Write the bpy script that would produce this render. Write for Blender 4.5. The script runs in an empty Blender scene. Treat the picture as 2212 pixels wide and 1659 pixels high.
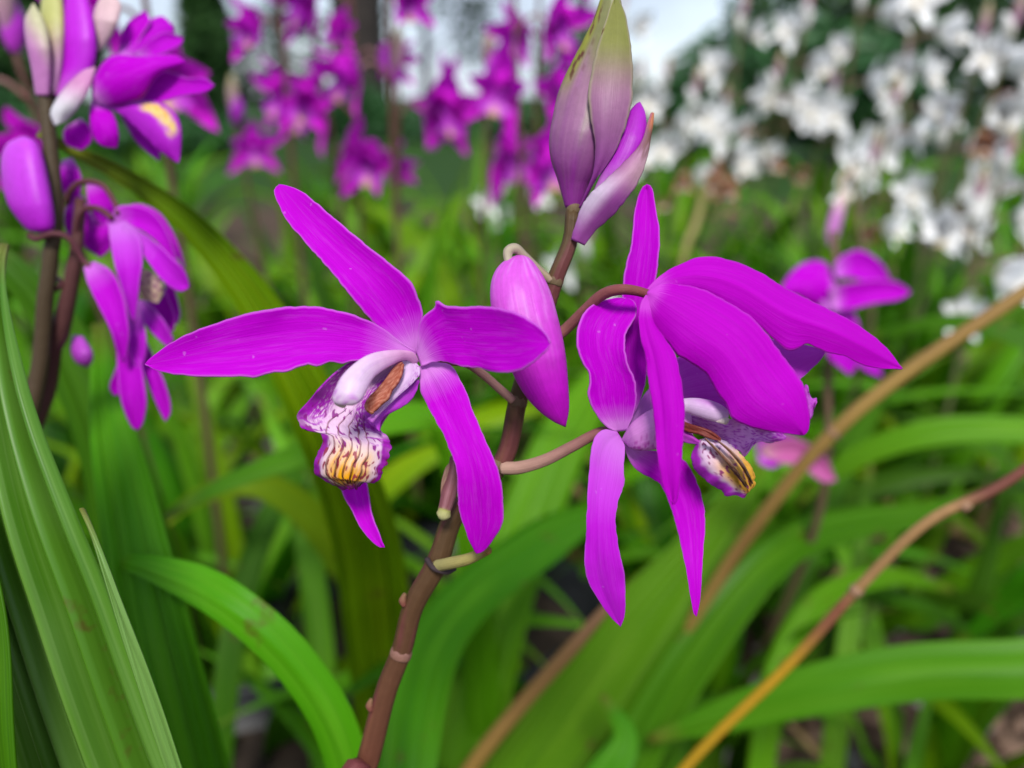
import bpy, bmesh, math, random
import numpy as np
from mathutils import Vector, Matrix, noise

random.seed(11)
R = math.radians
sc = bpy.context.scene
col = sc.collection

# ------------------------------------------------------------------ camera, sky, sun, exposure
HC = 0.45                      # camera height (m)
PITCH = R(20)
FOC = 1704.0                   # focal length in units of a 2212 px wide picture
D = 0.12                       # distance to the plane of the sharp flowers
cam_d = bpy.data.cameras.new('camera')
cam = bpy.data.objects.new('camera', cam_d)
col.objects.link(cam)
cam.location = (0, 0, HC)
cam.rotation_euler = (math.pi / 2 - PITCH, 0, 0)
cam_d.sensor_width = 36
cam_d.lens = 36 * FOC / 2212
cam_d.clip_start = 0.005
cam_d.clip_end = 2000
cam_d.dof.use_dof = True
cam_d.dof.focus_distance = D
cam_d.dof.aperture_fstop = 9.5
sc.camera = cam

SUN_EL, SUN_AZ = R(50), R(178)      # high, behind and to the left of the camera, veiled by cloud
world = bpy.data.worlds.new('World')
sc.world = world
world.use_nodes = True
wn = world.node_tree
bg = wn.nodes['Background']
sky = wn.nodes.new('ShaderNodeTexSky')
sky.sky_type = 'NISHITA'
sky.sun_disc = False
sky.sun_elevation = SUN_EL
sky.sun_rotation = SUN_AZ
sky.dust_density = 0.6
sky.air_density = 1.0
hs = wn.nodes.new('ShaderNodeHueSaturation')
hs.inputs['Saturation'].default_value = 0.75
wn.links.new(sky.outputs[0], hs.inputs['Color'])
wtc = wn.nodes.new('ShaderNodeTexCoord')
wnz = wn.nodes.new('ShaderNodeTexNoise')
wnz.inputs['Scale'].default_value = 5.0
wnz.inputs['Detail'].default_value = 5.0
wn.links.new(wtc.outputs['Generated'], wnz.inputs['Vector'])
wmr = wn.nodes.new('ShaderNodeMapRange')
wmr.inputs[1].default_value, wmr.inputs[2].default_value = .35, .65
wmr.inputs[3].default_value, wmr.inputs[4].default_value = .80, .98
wn.links.new(wnz.outputs['Fac'], wmr.inputs[0])
wmx = wn.nodes.new('ShaderNodeMix')
wmx.data_type = 'RGBA'
wn.links.new(wmr.outputs[0], wmx.inputs[0])
wn.links.new(hs.outputs[0], wmx.inputs[6])
wmx.inputs[7].default_value = (1.45, 1.68, 2.05, 1)      # grey-white cloud
wn.links.new(wmx.outputs[2], bg.inputs['Color'])
bg.inputs['Strength'].default_value = 0.15
sun_d = bpy.data.lights.new('sun', 'SUN')
sun_d.energy = 1.5
sun_d.angle = R(15)
sun_d.color = (1.0, 0.96, 0.9)
sun = bpy.data.objects.new('sun', sun_d)
col.objects.link(sun)
sdir = Vector((math.sin(SUN_AZ) * math.cos(SUN_EL), math.cos(SUN_AZ) * math.cos(SUN_EL), math.sin(SUN_EL)))
sun.rotation_euler = (-sdir).to_track_quat('-Z', 'Y').to_euler()
sc.view_settings.view_transform = 'Standard'
sc.view_settings.look = 'None'
sc.view_settings.gamma = 1
sc.view_settings.exposure = 1.47
sc.cycles.use_denoising = True
sc.cycles.max_bounces = 8

# ------------------------------------------------------------------ measuring: a picture point plus a distance gives a place
CF = Vector((0, math.cos(PITCH), -math.sin(PITCH)))
CU = Vector((0, math.sin(PITCH), math.cos(PITCH)))
CR = Vector((1, 0, 0))
CO = Vector((0, 0, HC))


def P(x, y, d):
    d = float(d)
    return CO + (CF + CR * (float(x - 1106) / FOC) + CU * (float(829.5 - y) / FOC)) * d


def frame(x0, y0, s):
    return lambda p: (x0 + p[0] * s, y0 + p[1] * s)


Z0 = frame(0, 0, 1)
Z1 = frame(274.3, 356.6, .4464)
Z2 = frame(1042.4, 329.2, .4464)
Z3 = frame(603.5, 685.8, .3142)
Z4 = frame(0, 0, .5789)
Z5 = frame(1261.8, 685.8, .4134)
Z9 = frame(1042.4, 0, .4135)


def crom(pts, n):
    """n points along a smooth curve through pts (any dimension), evenly spaced."""
    p = np.array(pts, float)
    if len(p) == 2:
        t = np.linspace(0, 1, n)[:, None]
        return p[0] * (1 - t) + p[1] * t
    q = np.vstack([2 * p[0] - p[1], p, 2 * p[-1] - p[-2]])
    out = []
    for i in range(len(p) - 1):
        a, b, c, d = q[i:i + 4]
        for t in np.linspace(0, 1, 12, endpoint=False):
            out.append(.5 * (2 * b + (c - a) * t + (2 * a - 5 * b + 4 * c - d) * t * t + (3 * b - a - 3 * c + d) * t ** 3))
    out.append(p[-1])
    out = np.array(out)
    s = np.r_[0, np.cumsum(np.linalg.norm(np.diff(out, axis=0), axis=1))]
    t = np.linspace(0, s[-1], n)
    return np.stack([np.interp(t, s, out[:, k]) for k in range(out.shape[1])], 1)


def relax(p):
    """the same edge with its small waves ironed out"""
    q = p.copy()
    for _ in range(max(8, len(p) // 2)):
        q[1:-1] = .5 * q[1:-1] + .25 * (q[:-2] + q[2:])
    return q


def lin(vals, n):
    return np.interp(np.linspace(0, 1, n), np.linspace(0, 1, len(vals)), vals)


def smooth(a, b, x):
    t = min(1, max(0, (x - a) / (b - a)))
    return t * t * (3 - 2 * t)


# ------------------------------------------------------------------ objects
def link(name, data, parent=None):
    o = bpy.data.objects.new(name, data)
    col.objects.link(o)
    if parent is not None:
        o.parent = parent
    return o


def thing(name, label, cat, group=None, data=None):
    o = link(name, data)
    o['label'] = label
    o['category'] = cat
    if group:
        o['group'] = group
    return o


def empty(name, parent=None):
    return link(name, None, parent)


def mesh_grid(name, verts, nu, nv, mats, uvs=None, cols=None, closed=False, matfn=None, caps=False):
    """verts: nu*nv list, row by row. closed joins the last column to the first."""
    faces = []
    nvv = nv if closed else nv - 1
    for i in range(nu - 1):
        for j in range(nvv):
            k = (j + 1) % nv
            faces.append((i * nv + j, i * nv + k, (i + 1) * nv + k, (i + 1) * nv + j))
    if caps:
        faces.append(tuple(range(nv))[::-1])
        faces.append(tuple((nu - 1) * nv + j for j in range(nv)))
    me = bpy.data.meshes.new(name)
    me.from_pydata([tuple(v) for v in verts], [], faces)
    me.polygons.foreach_set('use_smooth', [True] * len(faces))
    for m in (mats if isinstance(mats, (list, tuple)) else [mats]):
        me.materials.append(m)
    uv = me.uv_layers.new(name='UVMap')
    li = np.zeros(len(me.loops), int)
    me.loops.foreach_get('vertex_index', li)
    vu = np.zeros((nu * nv, 2))
    vu[:, 0] = np.repeat(np.linspace(0, 1, nu), nv)
    vu[:, 1] = np.tile(np.linspace(0, 1, nv) if not closed else np.arange(nv) / nv, nu)
    uv.data.foreach_set('uv', vu[li].ravel())
    if cols is not None:
        ca = me.color_attributes.new('Col', 'FLOAT_COLOR', 'POINT')
        c4 = np.ones((nu * nv, 4))
        c4[:, :3] = cols
        ca.data.foreach_set('color', c4.ravel())
    me.update()
    return me


def solidify(o, t, off=0.0):
    m = o.modifiers.new('thickness', 'SOLIDIFY')
    m.thickness = t
    m.offset = off
    return o


def srgb(r, g, b):
    def f(c):
        c /= 255
        return c / 12.92 if c <= .04045 else ((c + .055) / 1.055) ** 2.4
    return (f(r), f(g), f(b))


# ------------------------------------------------------------------ materials
class NT:
    def __init__(s, name):
        s.m = bpy.data.materials.new(name)
        s.m.use_nodes = True
        s.t = s.m.node_tree
        s.b = s.t.nodes['Principled BSDF']
        s.out = s.t.nodes['Material Output']

    def n(s, kind, **kw):
        x = s.t.nodes.new('ShaderNode' + kind)
        for k, v in kw.items():
            if k in x.inputs:
                x.inputs[k].default_value = v
            else:
                setattr(x, k, v)
        return x

    def l(s, a, b):
        s.t.links.new(a, b)

    def ramp(s, fac, stops):
        r = s.n('ValToRGB')
        e = r.color_ramp.elements
        while len(e) < len(stops):
            e.new(.5)
        for el, (p, c) in zip(e, stops):
            el.position = p
            el.color = tuple(c) + (1,) if len(c) == 3 else c
        s.l(fac, r.inputs[0])
        return r.outputs[0]

    def mix(s, fac, a, b, blend='MIX'):
        m = s.n('Mix', data_type='RGBA', blend_type=blend)
        for sock, v in ((m.inputs[0], fac), (m.inputs[6], a), (m.inputs[7], b)):
            if hasattr(v, 'links') or hasattr(v, 'is_linked'):
                s.l(v, sock)
            else:
                sock.default_value = v if not isinstance(v, tuple) else tuple(v) + (1,) if len(v) == 3 else v
        return m.outputs[2]

    def noise(s, vec, scale, detail=3, rough=.5, sx=(1, 1, 1)):
        mp = s.n('Mapping')
        mp.inputs['Scale'].default_value = sx
        s.l(vec, mp.inputs[0])
        x = s.n('TexNoise')
        x.inputs['Scale'].default_value = scale
        x.inputs['Detail'].default_value = detail
        x.inputs['Roughness'].default_value = rough
        s.l(mp.outputs[0], x.inputs['Vector'])
        return x.outputs['Fac']

    def translucent(s, color, amount):
        tr = s.n('BsdfTranslucent')
        s.l(color, tr.inputs[0])
        mx = s.n('MixShader')
        mx.inputs[0].default_value = amount
        s.l(s.b.outputs[0], mx.inputs[1])
        s.l(tr.outputs[0], mx.inputs[2])
        s.l(mx.outputs[0], s.out.inputs[0])

    def bump(s, h, strength, dist):
        b = s.n('Bump')
        b.inputs['Strength'].default_value = strength
        b.inputs['Distance'].default_value = dist
        s.l(h, b.inputs['Height'])
        s.l(b.outputs[0], s.b.inputs['Normal'])


def petal_mat(name, body, deep, pale, base0=.02, base1=.34, trans=.28, rough=.5):
    k = NT(name)
    uv = k.n('UVMap').outputs[0]
    sep = k.n('SeparateXYZ')
    k.l(uv, sep.inputs[0])
    v1 = k.noise(uv, 1, 2, .5, (1.2, 34, 1))
    v2 = k.noise(uv, 1, 3, .6, (5, 11, 1))
    oc = k.n('TexCoord').outputs['Object']
    v3 = k.noise(oc, 900, 2, .5)
    c = k.mix(k.ramp(v1, [(.35, (0, 0, 0)), (.68, (1, 1, 1))]), deep, body)
    c = k.mix(k.ramp(v2, [(.50, (0, 0, 0)), (.85, (.12, .12, .12))]), c, pale)
    # pale throat running out in streaks along the veins
    mm = k.n('Math', operation='MULTIPLY_ADD')
    k.l(v1, mm.inputs[0])
    mm.inputs[1].default_value = -.13
    k.l(sep.outputs[0], mm.inputs[2])
    f = k.ramp(mm.outputs[0], [(0., (.9, .9, .9)), (.4 * base1, (.3, .3, .3)), (base1, (0, 0, 0))])
    c = k.mix(f, c, pale)
    # thin margins are paler; a few tiny scuffs
    ab = k.n('Math', operation='PINGPONG')
    k.l(sep.outputs[1], ab.inputs[0])
    ab.inputs[1].default_value = .5
    c = k.mix(k.ramp(ab.outputs[0], [(.004, (.45, .45, .45)), (.035, (0, 0, 0))]), c, pale)
    sp = k.noise(oc, 800, 1, .4)
    c = k.mix(k.ramp(sp, [(.765, (0, 0, 0)), (.79, (.3, .3, .3))]), c, pale)
    k.l(c, k.b.inputs['Base Color'])
    k.b.inputs['Roughness'].default_value = rough
    k.b.inputs['Specular IOR Level'].default_value = .05
    k.b.inputs['Sheen Weight'].default_value = .0
    k.b.inputs['Sheen Roughness'].default_value = .5
    mx = k.n('Math', operation='MULTIPLY_ADD')
    k.l(v1, mx.inputs[0])
    mx.inputs[1].default_value = 1.0
    m2 = k.n('Math', operation='MULTIPLY')
    k.l(v3, m2.inputs[0])
    m2.inputs[1].default_value = .5
    k.l(m2.outputs[0], mx.inputs[2])
    k.bump(mx.outputs[0], .3, .0003)
    k.translucent(c, trans)
    return k.m


M = {}
M['petal'] = petal_mat('petal_magenta', (.52, .0008, .59), (.45, .0004, .52), (.66, .23, .70), base1=.14, rough=.65)
M['petal_back'] = petal_mat('petal_back', (.48, .001, .51), (.415, .0005, .45), (.56, .06, .58), base1=.05, rough=.65)
M['petal_soft'] = petal_mat('petal_soft', (.50, .005, .58), (.44, .002, .52), (.60, .16, .68), base1=.22, rough=.65)
M['petal_pale'] = petal_mat('petal_pale', (.51, .015, .62), (.45, .006, .55), (.58, .17, .68), base1=.42, rough=.65)
M['petal_violet'] = petal_mat('petal_violet', (.56, .05, .64), (.50, .03, .58), (.66, .28, .74), base1=.3, rough=.65, trans=.4)
M['petal_far'] = petal_mat('petal_far', (.74, .02, .70), (.62, .010, .60), (.76, .26, .74), base1=.15, rough=.65, trans=.42)
M['petal_faded'] = petal_mat('petal_faded', (.56, .16, .36), (.48, .08, .34), (.62, .34, .40), base1=.2, rough=.7)
M['petal_white'] = petal_mat('petal_white', (.88, .88, .88), (.86, .86, .88), (.88, .88, .84), trans=.12)
M['petal_dry'] = petal_mat('petal_dry', (.50, .26, .14), (.36, .15, .10), (.62, .40, .22), trans=.2)


def col_mat(name, rough=.5, trans=.0, bump=.0006, nscale=700, sx=(1, 1, 1), spec=.3):
    k = NT(name)
    a = k.n('VertexColor', layer_name='Col').outputs[0]
    oc = k.n('TexCoord').outputs['Object']
    uv = k.n('UVMap').outputs[0]
    nz = k.noise(oc, nscale, 3, .6, sx)
    vn = k.noise(uv, 1, 2, .5, (1.5, 46, 1))
    c = k.mix(k.ramp(nz, [(.3, (.86, .86, .86)), (.7, (1.06, 1.06, 1.06))]), (0, 0, 0), a)
    hv = k.n('HueSaturation')
    k.l(a, hv.inputs['Color'])
    mr = k.n('MapRange')
    mr.inputs[1].default_value = .3
    mr.inputs[2].default_value = .7
    mr.inputs[3].default_value = .84
    mr.inputs[4].default_value = 1.1
    ad = k.n('Math', operation='MULTIPLY_ADD')
    k.l(nz, ad.inputs[0])
    ad.inputs[1].default_value = .5
    h2 = k.n('Math', operation='MULTIPLY')
    k.l(vn, h2.inputs[0])
    h2.inputs[1].default_value = .5
    k.l(h2.outputs[0], ad.inputs[2])
    k.l(ad.outputs[0], mr.inputs[0])
    k.l(mr.outputs[0], hv.inputs['Value'])
    k.l(hv.outputs[0], k.b.inputs['Base Color'])
    k.b.inputs['Roughness'].default_value = rough
    k.b.inputs['Specular IOR Level'].default_value = spec
    k.bump(ad.outputs[0], .4, bump)
    if trans:
        k.translucent(hv.outputs[0], trans)
    return k.m


M['lip'] = col_mat('lip_pattern', .5, .15, .0002)
M['column'] = col_mat('column_waxy', .4, .2, .0002)
M['bud'] = col_mat('bud_skin', .45, .1, .0003)
M['stem'] = col_mat('stem_skin', .5, 0, .0008, 500, spec=.16)


def leaf_mat(name, c1, c2, c3, trans=.3, rough=.42, spec=.12):
    k = NT(name)
    uv = k.n('UVMap').outputs[0]
    oi = k.n('ObjectInfo').outputs['Random']
    st = k.noise(uv, 1, 3, .55, (1.5, 26, 1))
    big = k.noise(uv, 1, 2, .5, (4, 3, 1))
    c = k.mix(k.ramp(st, [(.3, (0, 0, 0)), (.7, (1, 1, 1))]), c1, c2)
    c = k.mix(k.ramp(big, [(.45, (0, 0, 0)), (.75, (.55, .55, .55))]), c, c3)
    sep = k.n('SeparateXYZ')
    k.l(uv, sep.inputs[0])
    hv = k.n('HueSaturation')
    k.l(c, hv.inputs['Color'])
    for sock, lo, hi in (('Hue', .485, .515), ('Value', .8, 1.25)):
        mr = k.n('MapRange')
        mr.inputs[3].default_value = lo
        mr.inputs[4].default_value = hi
        if sock == 'Hue':
            w = k.n('Math', operation='FRACT')
            w2 = k.n('Math', operation='MULTIPLY')
            k.l(oi, w2.inputs[0])
            w2.inputs[1].default_value = 7.31
            k.l(w2.outputs[0], w.inputs[0])
            k.l(w.outputs[0], mr.inputs[0])
        else:
            k.l(oi, mr.inputs[0])
        k.l(mr.outputs[0], hv.inputs[sock])
    # tips dry out to yellow brown
    tip = k.ramp(sep.outputs[0], [(.93, (0, 0, 0)), (1.0, (.7, .7, .7))])
    c = k.mix(tip, hv.outputs[0], (.20, .15, .03))
    oc = k.n('TexCoord').outputs['Object']
    sp = k.noise(oc, 70, 4, .6)
    c = k.mix(k.ramp(sp, [(.65, (0, 0, 0)), (.72, (.75, .75, .75))]), c, (.10, .065, .015))
    fine = k.noise(uv, 1, 1, .5, (.8, 70, 1))
    c = k.mix(k.ramp(fine, [(.52, (0, 0, 0)), (.70, (.35, .35, .35))]), c, c3)
    k.l(c, k.b.inputs['Base Color'])
    k.b.inputs['Roughness'].default_value = rough
    k.b.inputs['Specular IOR Level'].default_value = spec
    k.bump(st, .2, .0005)
    tc = k.mix(.5, c, (.09, .25, .001))
    k.translucent(tc, trans)
    return k.m


M['leaf'] = leaf_mat('leaf_green', (.020, .10, .001), (.045, .180, .002), (.075, .22, .005))
M['leaf_near'] = leaf_mat('leaf_near', (.050, .150, .005), (.090, .225, .015), (.18, .33, .075), trans=.22, rough=.42, spec=.3)
M['leaf_strip'] = leaf_mat('leaf_strip', (.13, .30, .05), (.18, .38, .08), (.22, .42, .12), trans=.25, rough=.35, spec=.35)
M['leaf_bright'] = leaf_mat('leaf_bright', (.05, .19, .002), (.095, .29, .004), (.14, .34, .015))
M['leaf_far'] = leaf_mat('leaf_far', (.075, .24, .004), (.15, .38, .010), (.20, .42, .04), trans=.4, spec=.2)
M['leaf_olive'] = leaf_mat('leaf_olive', (.085, .20, .001), (.15, .29, .002), (.22, .33, .003), trans=.3)
M['leaf_deep'] = leaf_mat('leaf_deep', (.015, .062, .002), (.034, .11, .004), (.055, .145, .008))
M['leaf_dry'] = leaf_mat('leaf_dry', (.25, .15, .06), (.36, .24, .11), (.42, .32, .16), trans=.15, rough=.7)


def plain(name, c, rough=.6, c2=None, scale=80, spec=.3, bump=0):
    k = NT(name)
    oc = k.n('TexCoord').outputs['Object']
    nz = k.noise(oc, scale, 4, .6)
    cc = k.mix(k.ramp(nz, [(.3, (0, 0, 0)), (.7, (1, 1, 1))]), c, c2 or tuple(x * 1.35 for x in c))
    k.l(cc, k.b.inputs['Base Color'])
    k.b.inputs['Roughness'].default_value = rough
    k.b.inputs['Specular IOR Level'].default_value = spec
    if bump:
        k.bump(nz, .6, bump)
    return k.m


M['plastic'] = plain('black_plastic', (.006, .0065, .008), .5, (.014, .015, .018), 60, .3)
M['potsoil'] = plain('potting_mix', (.015, .010, .007), .95, (.05, .035, .024), 120, bump=.004)
M['bark'] = plain('tree_bark', (.018, .014, .013), .9, (.045, .036, .032), 9, bump=.03)
M['chip'] = plain('mulch_chip', (.09, .05, .032), .9, (.22, .14, .10), 25)
M['stone'] = plain('gravel_stone', (.14, .12, .105), .85, (.30, .27, .25), 20)
M['dust'] = plain('yellow_lip', (.62, .42, .10), .6, (.75, .62, .35), 300)
M['tree_leaf'] = plain('tree_leaf', (.018, .055, .014), .5, (.05, .13, .03), 3)
M['bush_leaf'] = plain('bush_leaf', (.020, .075, .022), .5, (.045, .14, .04), 3)


def ground_mat():
    k = NT('ground_soil')
    oc = k.n('TexCoord').outputs['Object']
    a = k.noise(oc, 55, 6, .65)
    b = k.noise(oc, 1.1, 3, .5)
    c = k.ramp(a, [(.25, (.02, .013, .009)), (.5, (.07, .045, .032)), (.75, (.17, .12, .095))])
    g = k.ramp(a, [(.3, (.012, .035, .006)), (.7, (.03, .08, .014))])
    # beyond the bed the soil gives way to mown grass
    sep = k.n('SeparateXYZ')
    k.l(oc, sep.inputs[0])
    mm = k.n('Math', operation='MULTIPLY_ADD')
    k.l(b, mm.inputs[0])
    mm.inputs[1].default_value = 1.0
    k.l(sep.outputs[1], mm.inputs[2])
    mr = k.n('MapRange')
    mr.inputs[1].default_value = 3.9
    mr.inputs[2].default_value = 4.3
    k.l(mm.outputs[0], mr.inputs[0])
    k.l(k.mix(mr.outputs[0], c, g), k.b.inputs['Base Color'])
    k.b.inputs['Roughness'].default_value = .95
    k.b.inputs['Specular IOR Level'].default_value = .15
    k.bump(a, .8, .01)
    return k.m


M['ground'] = ground_mat()


# ------------------------------------------------------------------ shape builders
def sheet(name, parent, F, left, right, depth, mat, cup=0., fold=0., fv=.5, ruffle=0., nu=40, nv=17, thick=.00026, tilt=0.,
          colfn=None, seed=0, base=D):
    """A petal: two edge curves in the picture, a depth curve along it, a cupped or keeled section. depth in mm from base."""
    L = crom([F(p) for p in left], nu)
    Rr = crom([F(p) for p in right], nu)
    dp = crom([(i, v) for i, v in enumerate(depth)], 60)
    dpv = np.interp(np.linspace(0, len(depth) - 1, nu), dp[:, 0], dp[:, 1]) * .001
    Ls, Rs = relax(L), relax(Rr)
    for i in range(1, nu - 1):
        ax = Rs[i] - Ls[i]
        ln = float(np.linalg.norm(ax))
        if ln > 1:
            ax = ax / ln * min(2.2, ln * .03) * (base / D) ** -1
            L[i] = L[i] + ax * (noise.noise((i * .45, seed * 7 + 1.3, 0)) + .5 * noise.noise((i * 1.1, seed * 7 + 4.3, 0)))
            Rr[i] = Rr[i] + ax * (noise.noise((i * .45, seed * 7 + 9.3, 0)) + .5 * noise.noise((i * 1.1, seed * 7 + 2.3, 0)))
    vs, cs = [], []
    for i in range(nu):
        u = i / (nu - 1)
        w = float(np.linalg.norm(Rs[i] - Ls[i])) / FOC * base
        for j in range(nv):
            v = j / (nv - 1)
            q = Ls[i] * (1 - v) + Rs[i] * v + (L[i] - Ls[i]) * (1 - v) ** 6 + (Rr[i] - Rs[i]) * v ** 6
            s = 2 * v - 1
            d = base + dpv[i] + cup * w * s * s + tilt * w * s
            if fold:
                d += fold * w * (abs(v - fv) - .25)
            if ruffle:
                d += ruffle * .001 * abs(s) ** 2 * math.sin(u * 21 + seed * 3 + (2 if s > 0 else 0) + 3 * noise.noise((u * 4, s, seed)))
            d += .0004 * noise.noise((u * 3.1, v * 1.7, seed + 5.5))
            vs.append(P(q[0], q[1], d))
            if colfn:
                cs.append(colfn(u, v))
    me = mesh_grid(name, vs, nu, nv, mat, cols=np.array(cs) if colfn else None)
    return solidify(link(name, me, parent), thick)


def solid(name, parent, F, left, right, depth, mat, flat=1., nu=36, na=28, colfn=None, lobes=0, lamp=.0, base=D, phase=0.):
    """A rounded body between two edge curves: bud, bract, column. depth in mm from base."""
    L = crom([F(p) for p in left], nu)
    Rr = crom([F(p) for p in right], nu)
    dpv = lin(depth, nu) * .001
    vs, cs = [], []
    for i in range(nu):
        u = i / (nu - 1)
        m = (L[i] + Rr[i]) / 2
        h = (Rr[i] - L[i]) / 2
        hw = float(np.linalg.norm(h)) / FOC * base
        for j in range(na):
            a = 2 * math.pi * j / na
            k = 1 + lamp * (abs(math.sin(lobes * (a + phase) / 2)) - .6) if lobes else 1
            q = m + h * math.cos(a) * k
            d = base + dpv[i] - hw * flat * math.sin(a) * k
            vs.append(P(q[0], q[1], d))
            if colfn:
                cs.append(colfn(u, a))
    me = mesh_grid(name, vs, nu, na, mat, cols=np.array(cs) if colfn else None, closed=True, caps=True)
    return link(name, me, parent)


def tube_mesh(name, pts, radii, mat, ns=12, n=None, colfn=None, ribs=0, ramp=0.):
    pts = [tuple(p) for p in pts]
    n = n or max(8, len(pts) * 8)
    p = crom(pts, n)
    if len(radii) == len(pts):
        q = np.array(pts, float)
        cs_ = np.r_[0, np.cumsum(np.linalg.norm(np.diff(q, axis=0), axis=1))]
        r = np.interp(np.linspace(0, cs_[-1], n), cs_, radii)
    else:
        r = lin(radii, n)
    vs, cs = [], []
    ref = Vector((.3, -1, .2)).normalized()
    for i in range(n):
        t = Vector(p[min(i + 1, n - 1)] - p[max(i - 1, 0)]).normalized()
        a = t.cross(ref)
        if a.length < .05:
            a = t.cross(Vector((0, 0, 1)))
        a.normalize()
        b = t.cross(a).normalized()
        for j in range(ns):
            th = 2 * math.pi * j / ns
            k = r[i] * (1 + (ramp * math.cos(ribs * th) if ribs else 0))
            vs.append(Vector(p[i]) + a * math.cos(th) * k + b * math.sin(th) * k)
            if colfn:
                cs.append(colfn(i / (n - 1), th))
    return mesh_grid(name, vs, n, ns, mat, cols=np.array(cs) if colfn else None, closed=True, caps=True)


def tube(name, parent, pts, radii, mat, **kw):
    return link(name, tube_mesh(name, pts, radii, mat, **kw), parent)


def pix_tube(name, parent, F, pts, wpx, mat, base=D, **kw):
    """pts: (x, y, depth mm from base); wpx: widths in picture pixels."""
    pp = [P(*F(p), base + p[2] * .001) for p in pts]
    return tube(name, parent, pp, [w / 2 / FOC * base for w in wpx], mat, **kw)


def vmix(a, b, t):
    t = min(1, max(0, t))
    return tuple(x * (1 - t) + y * t for x, y in zip(a, b))


def pnoise(x, y, z=0.):
    return noise.noise((x, y, z))


# ---- colours of living tissue
C_STEM = (.15, .050, .042)
C_STEM2 = (.10, .075, .030)
C_STEMG = (.16, .15, .05)


def stem_col(lo, hi, mix2=None, node=()):
    def f(u, a):
        c = vmix(lo, hi, u)
        if mix2:
            c = vmix(c, mix2, smooth(.1, .6, .5 + .9 * pnoise(u * 9, a * .6, 3)))
        for nd in node:
            c = vmix(c, (.30, .20, .11), max(0, 1 - abs(u - nd) / .012) * .7)
        return c
    return f


# leaves ------------------------------------------------------------
def leaf_section(v, folds, amp, sd=0.):
    """height of the pleats across the blade, v in 0..1; unevenly wide and deep"""
    x = (v + .055 * math.sin(v * 7 + sd) + .03 * math.sin(v * 17 + 2 * sd)) * folds
    t = abs((x % 1) - .5) * 2
    k = .65 + .5 * noise.noise((math.floor(x) * 3.7, sd, 0.3))
    return amp * k * (t * t * (3 - 2 * t) - .5)


def leaf_path(name, parent, pts, widths, mat, face=None, folds=5, amp=.0015, cup=.12, roll=0., nu=44, nv=31, thick=.0004):
    """A pleated blade along 3D pts; widths in m along it; face: the way its upper side looks."""
    p = crom([tuple(q) for q in pts], nu)
    w = lin(widths, nu)
    # soften the width profile
    w = np.convolve(np.r_[w[0], w[0], w, w[-1], w[-1]], np.ones(5) / 5, 'valid')
    face = Vector(face or (0, -.6, .8)).normalized()
    vs = []
    sd = random.random() * 50
    for i in range(nu):
        u = i / (nu - 1)
        t = Vector(p[min(i + 1, nu - 1)] - p[max(i - 1, 0)]).normalized()
        s = t.cross(face)
        s.normalize()
        nrm = s.cross(t).normalized()
        if roll:
            q = Matrix.Rotation(roll * u, 3, t)
            s = q @ s
            nrm = q @ nrm
        for j in range(nv):
            v = j / (nv - 1)
            x = (v - .5) * w[i]
            x += .04 * w[i] * noise.noise((u * 5, sd, 1 if v > .5 else 0)) * abs(2 * v - 1)
            h = leaf_section(v, folds, amp * min(1, w[i] / .02), sd) + cup * w[i] * (2 * v - 1) ** 2
            h += .0012 * noise.noise((u * 4 + sd, v * 2, 0))
            vs.append(Vector(p[i]) + s * x + nrm * h)
    me = mesh_grid(name, vs, nu, nv, mat)
    return solidify(link(name, me, parent), thick)


def pix_leaf(name, parent, pts, wpx, mat, **kw):
    """pts: (x, y, depth m); wpx: blade width in picture pixels at that depth."""
    pp = [P(*q) for q in pts]
    n = len(wpx)
    ds = np.interp(np.linspace(0, 1, n), np.linspace(0, 1, len(pts)), [q[2] for q in pts])
    return leaf_path(name, parent, pp, [w / FOC * d for w, d in zip(wpx, ds)], mat, **kw)


def std_leaf_mesh(name, L, W, rise, droop, twist, mat, nu=22, nv=13, folds=4, seed=0):
    """Blade rooted at the origin, rising and arching over towards +X."""
    p = Vector((0, 0, 0))
    ang = rise
    pts = []
    for i in range(nu):
        pts.append(p.copy())
        u = i / (nu - 1)
        ang = rise - droop * u ** 1.6
        p = p + Vector((math.cos(ang), 0, math.sin(ang))) * (L / (nu - 1))
    vs = []
    for i in range(nu):
        u = i / (nu - 1)
        t = (pts[min(i + 1, nu - 1)] - pts[max(i - 1, 0)]).normalized()
        s = Matrix.Rotation(twist * u, 3, t) @ Vector((0, 1, 0))
        nrm = t.cross(s).normalized() * -1
        if nrm.z < 0 and u < .3:
            nrm = -nrm
        w = W * (.25 + .75 * smooth(0, .35, u)) * (1 - smooth(.45, 1.02, u)) ** .8
        for j in range(nv):
            v = j / (nv - 1)
            x = (v - .5) * w
            h = leaf_section(v, folds, .0026 * w / W, seed * 2.1) + .16 * w * (2 * v - 1) ** 2
            vs.append(pts[i] + s * x + nrm * h + Vector((0, .008 * noise.noise((u * 2, seed, 0)), .004 * noise.noise((u * 3, seed, 4)))))
    return mesh_grid(name, vs, nu, nv, mat)


# flowers in the background ------------------------------------------
def tepal_grid(L, W, bend, cup, nu=10, nv=7, seed=0):
    vs = []
    for i in range(nu):
        u = i / (nu - 1)
        w = W * (math.sin(math.pi * (.12 + .88 * u) ** .8) ** .75 if u < 1 else .02)
        for j in range(nv):
            s = 2 * j / (nv - 1) - 1
            vs.append(Vector((L * u * (1 - .12 * abs(bend) * u), w / 2 * s,
                              L * bend * u * u + cup * w * s * s + .001 * math.sin(9 * u + seed) * s * s)))
    return vs, nu, nv


def tepal_mesh(name, L, W, bend, cup, mat, seed=0):
    vs, nu, nv = tepal_grid(L, W, bend, cup, seed=seed)
    return mesh_grid(name, vs, nu, nv, mat)


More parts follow.
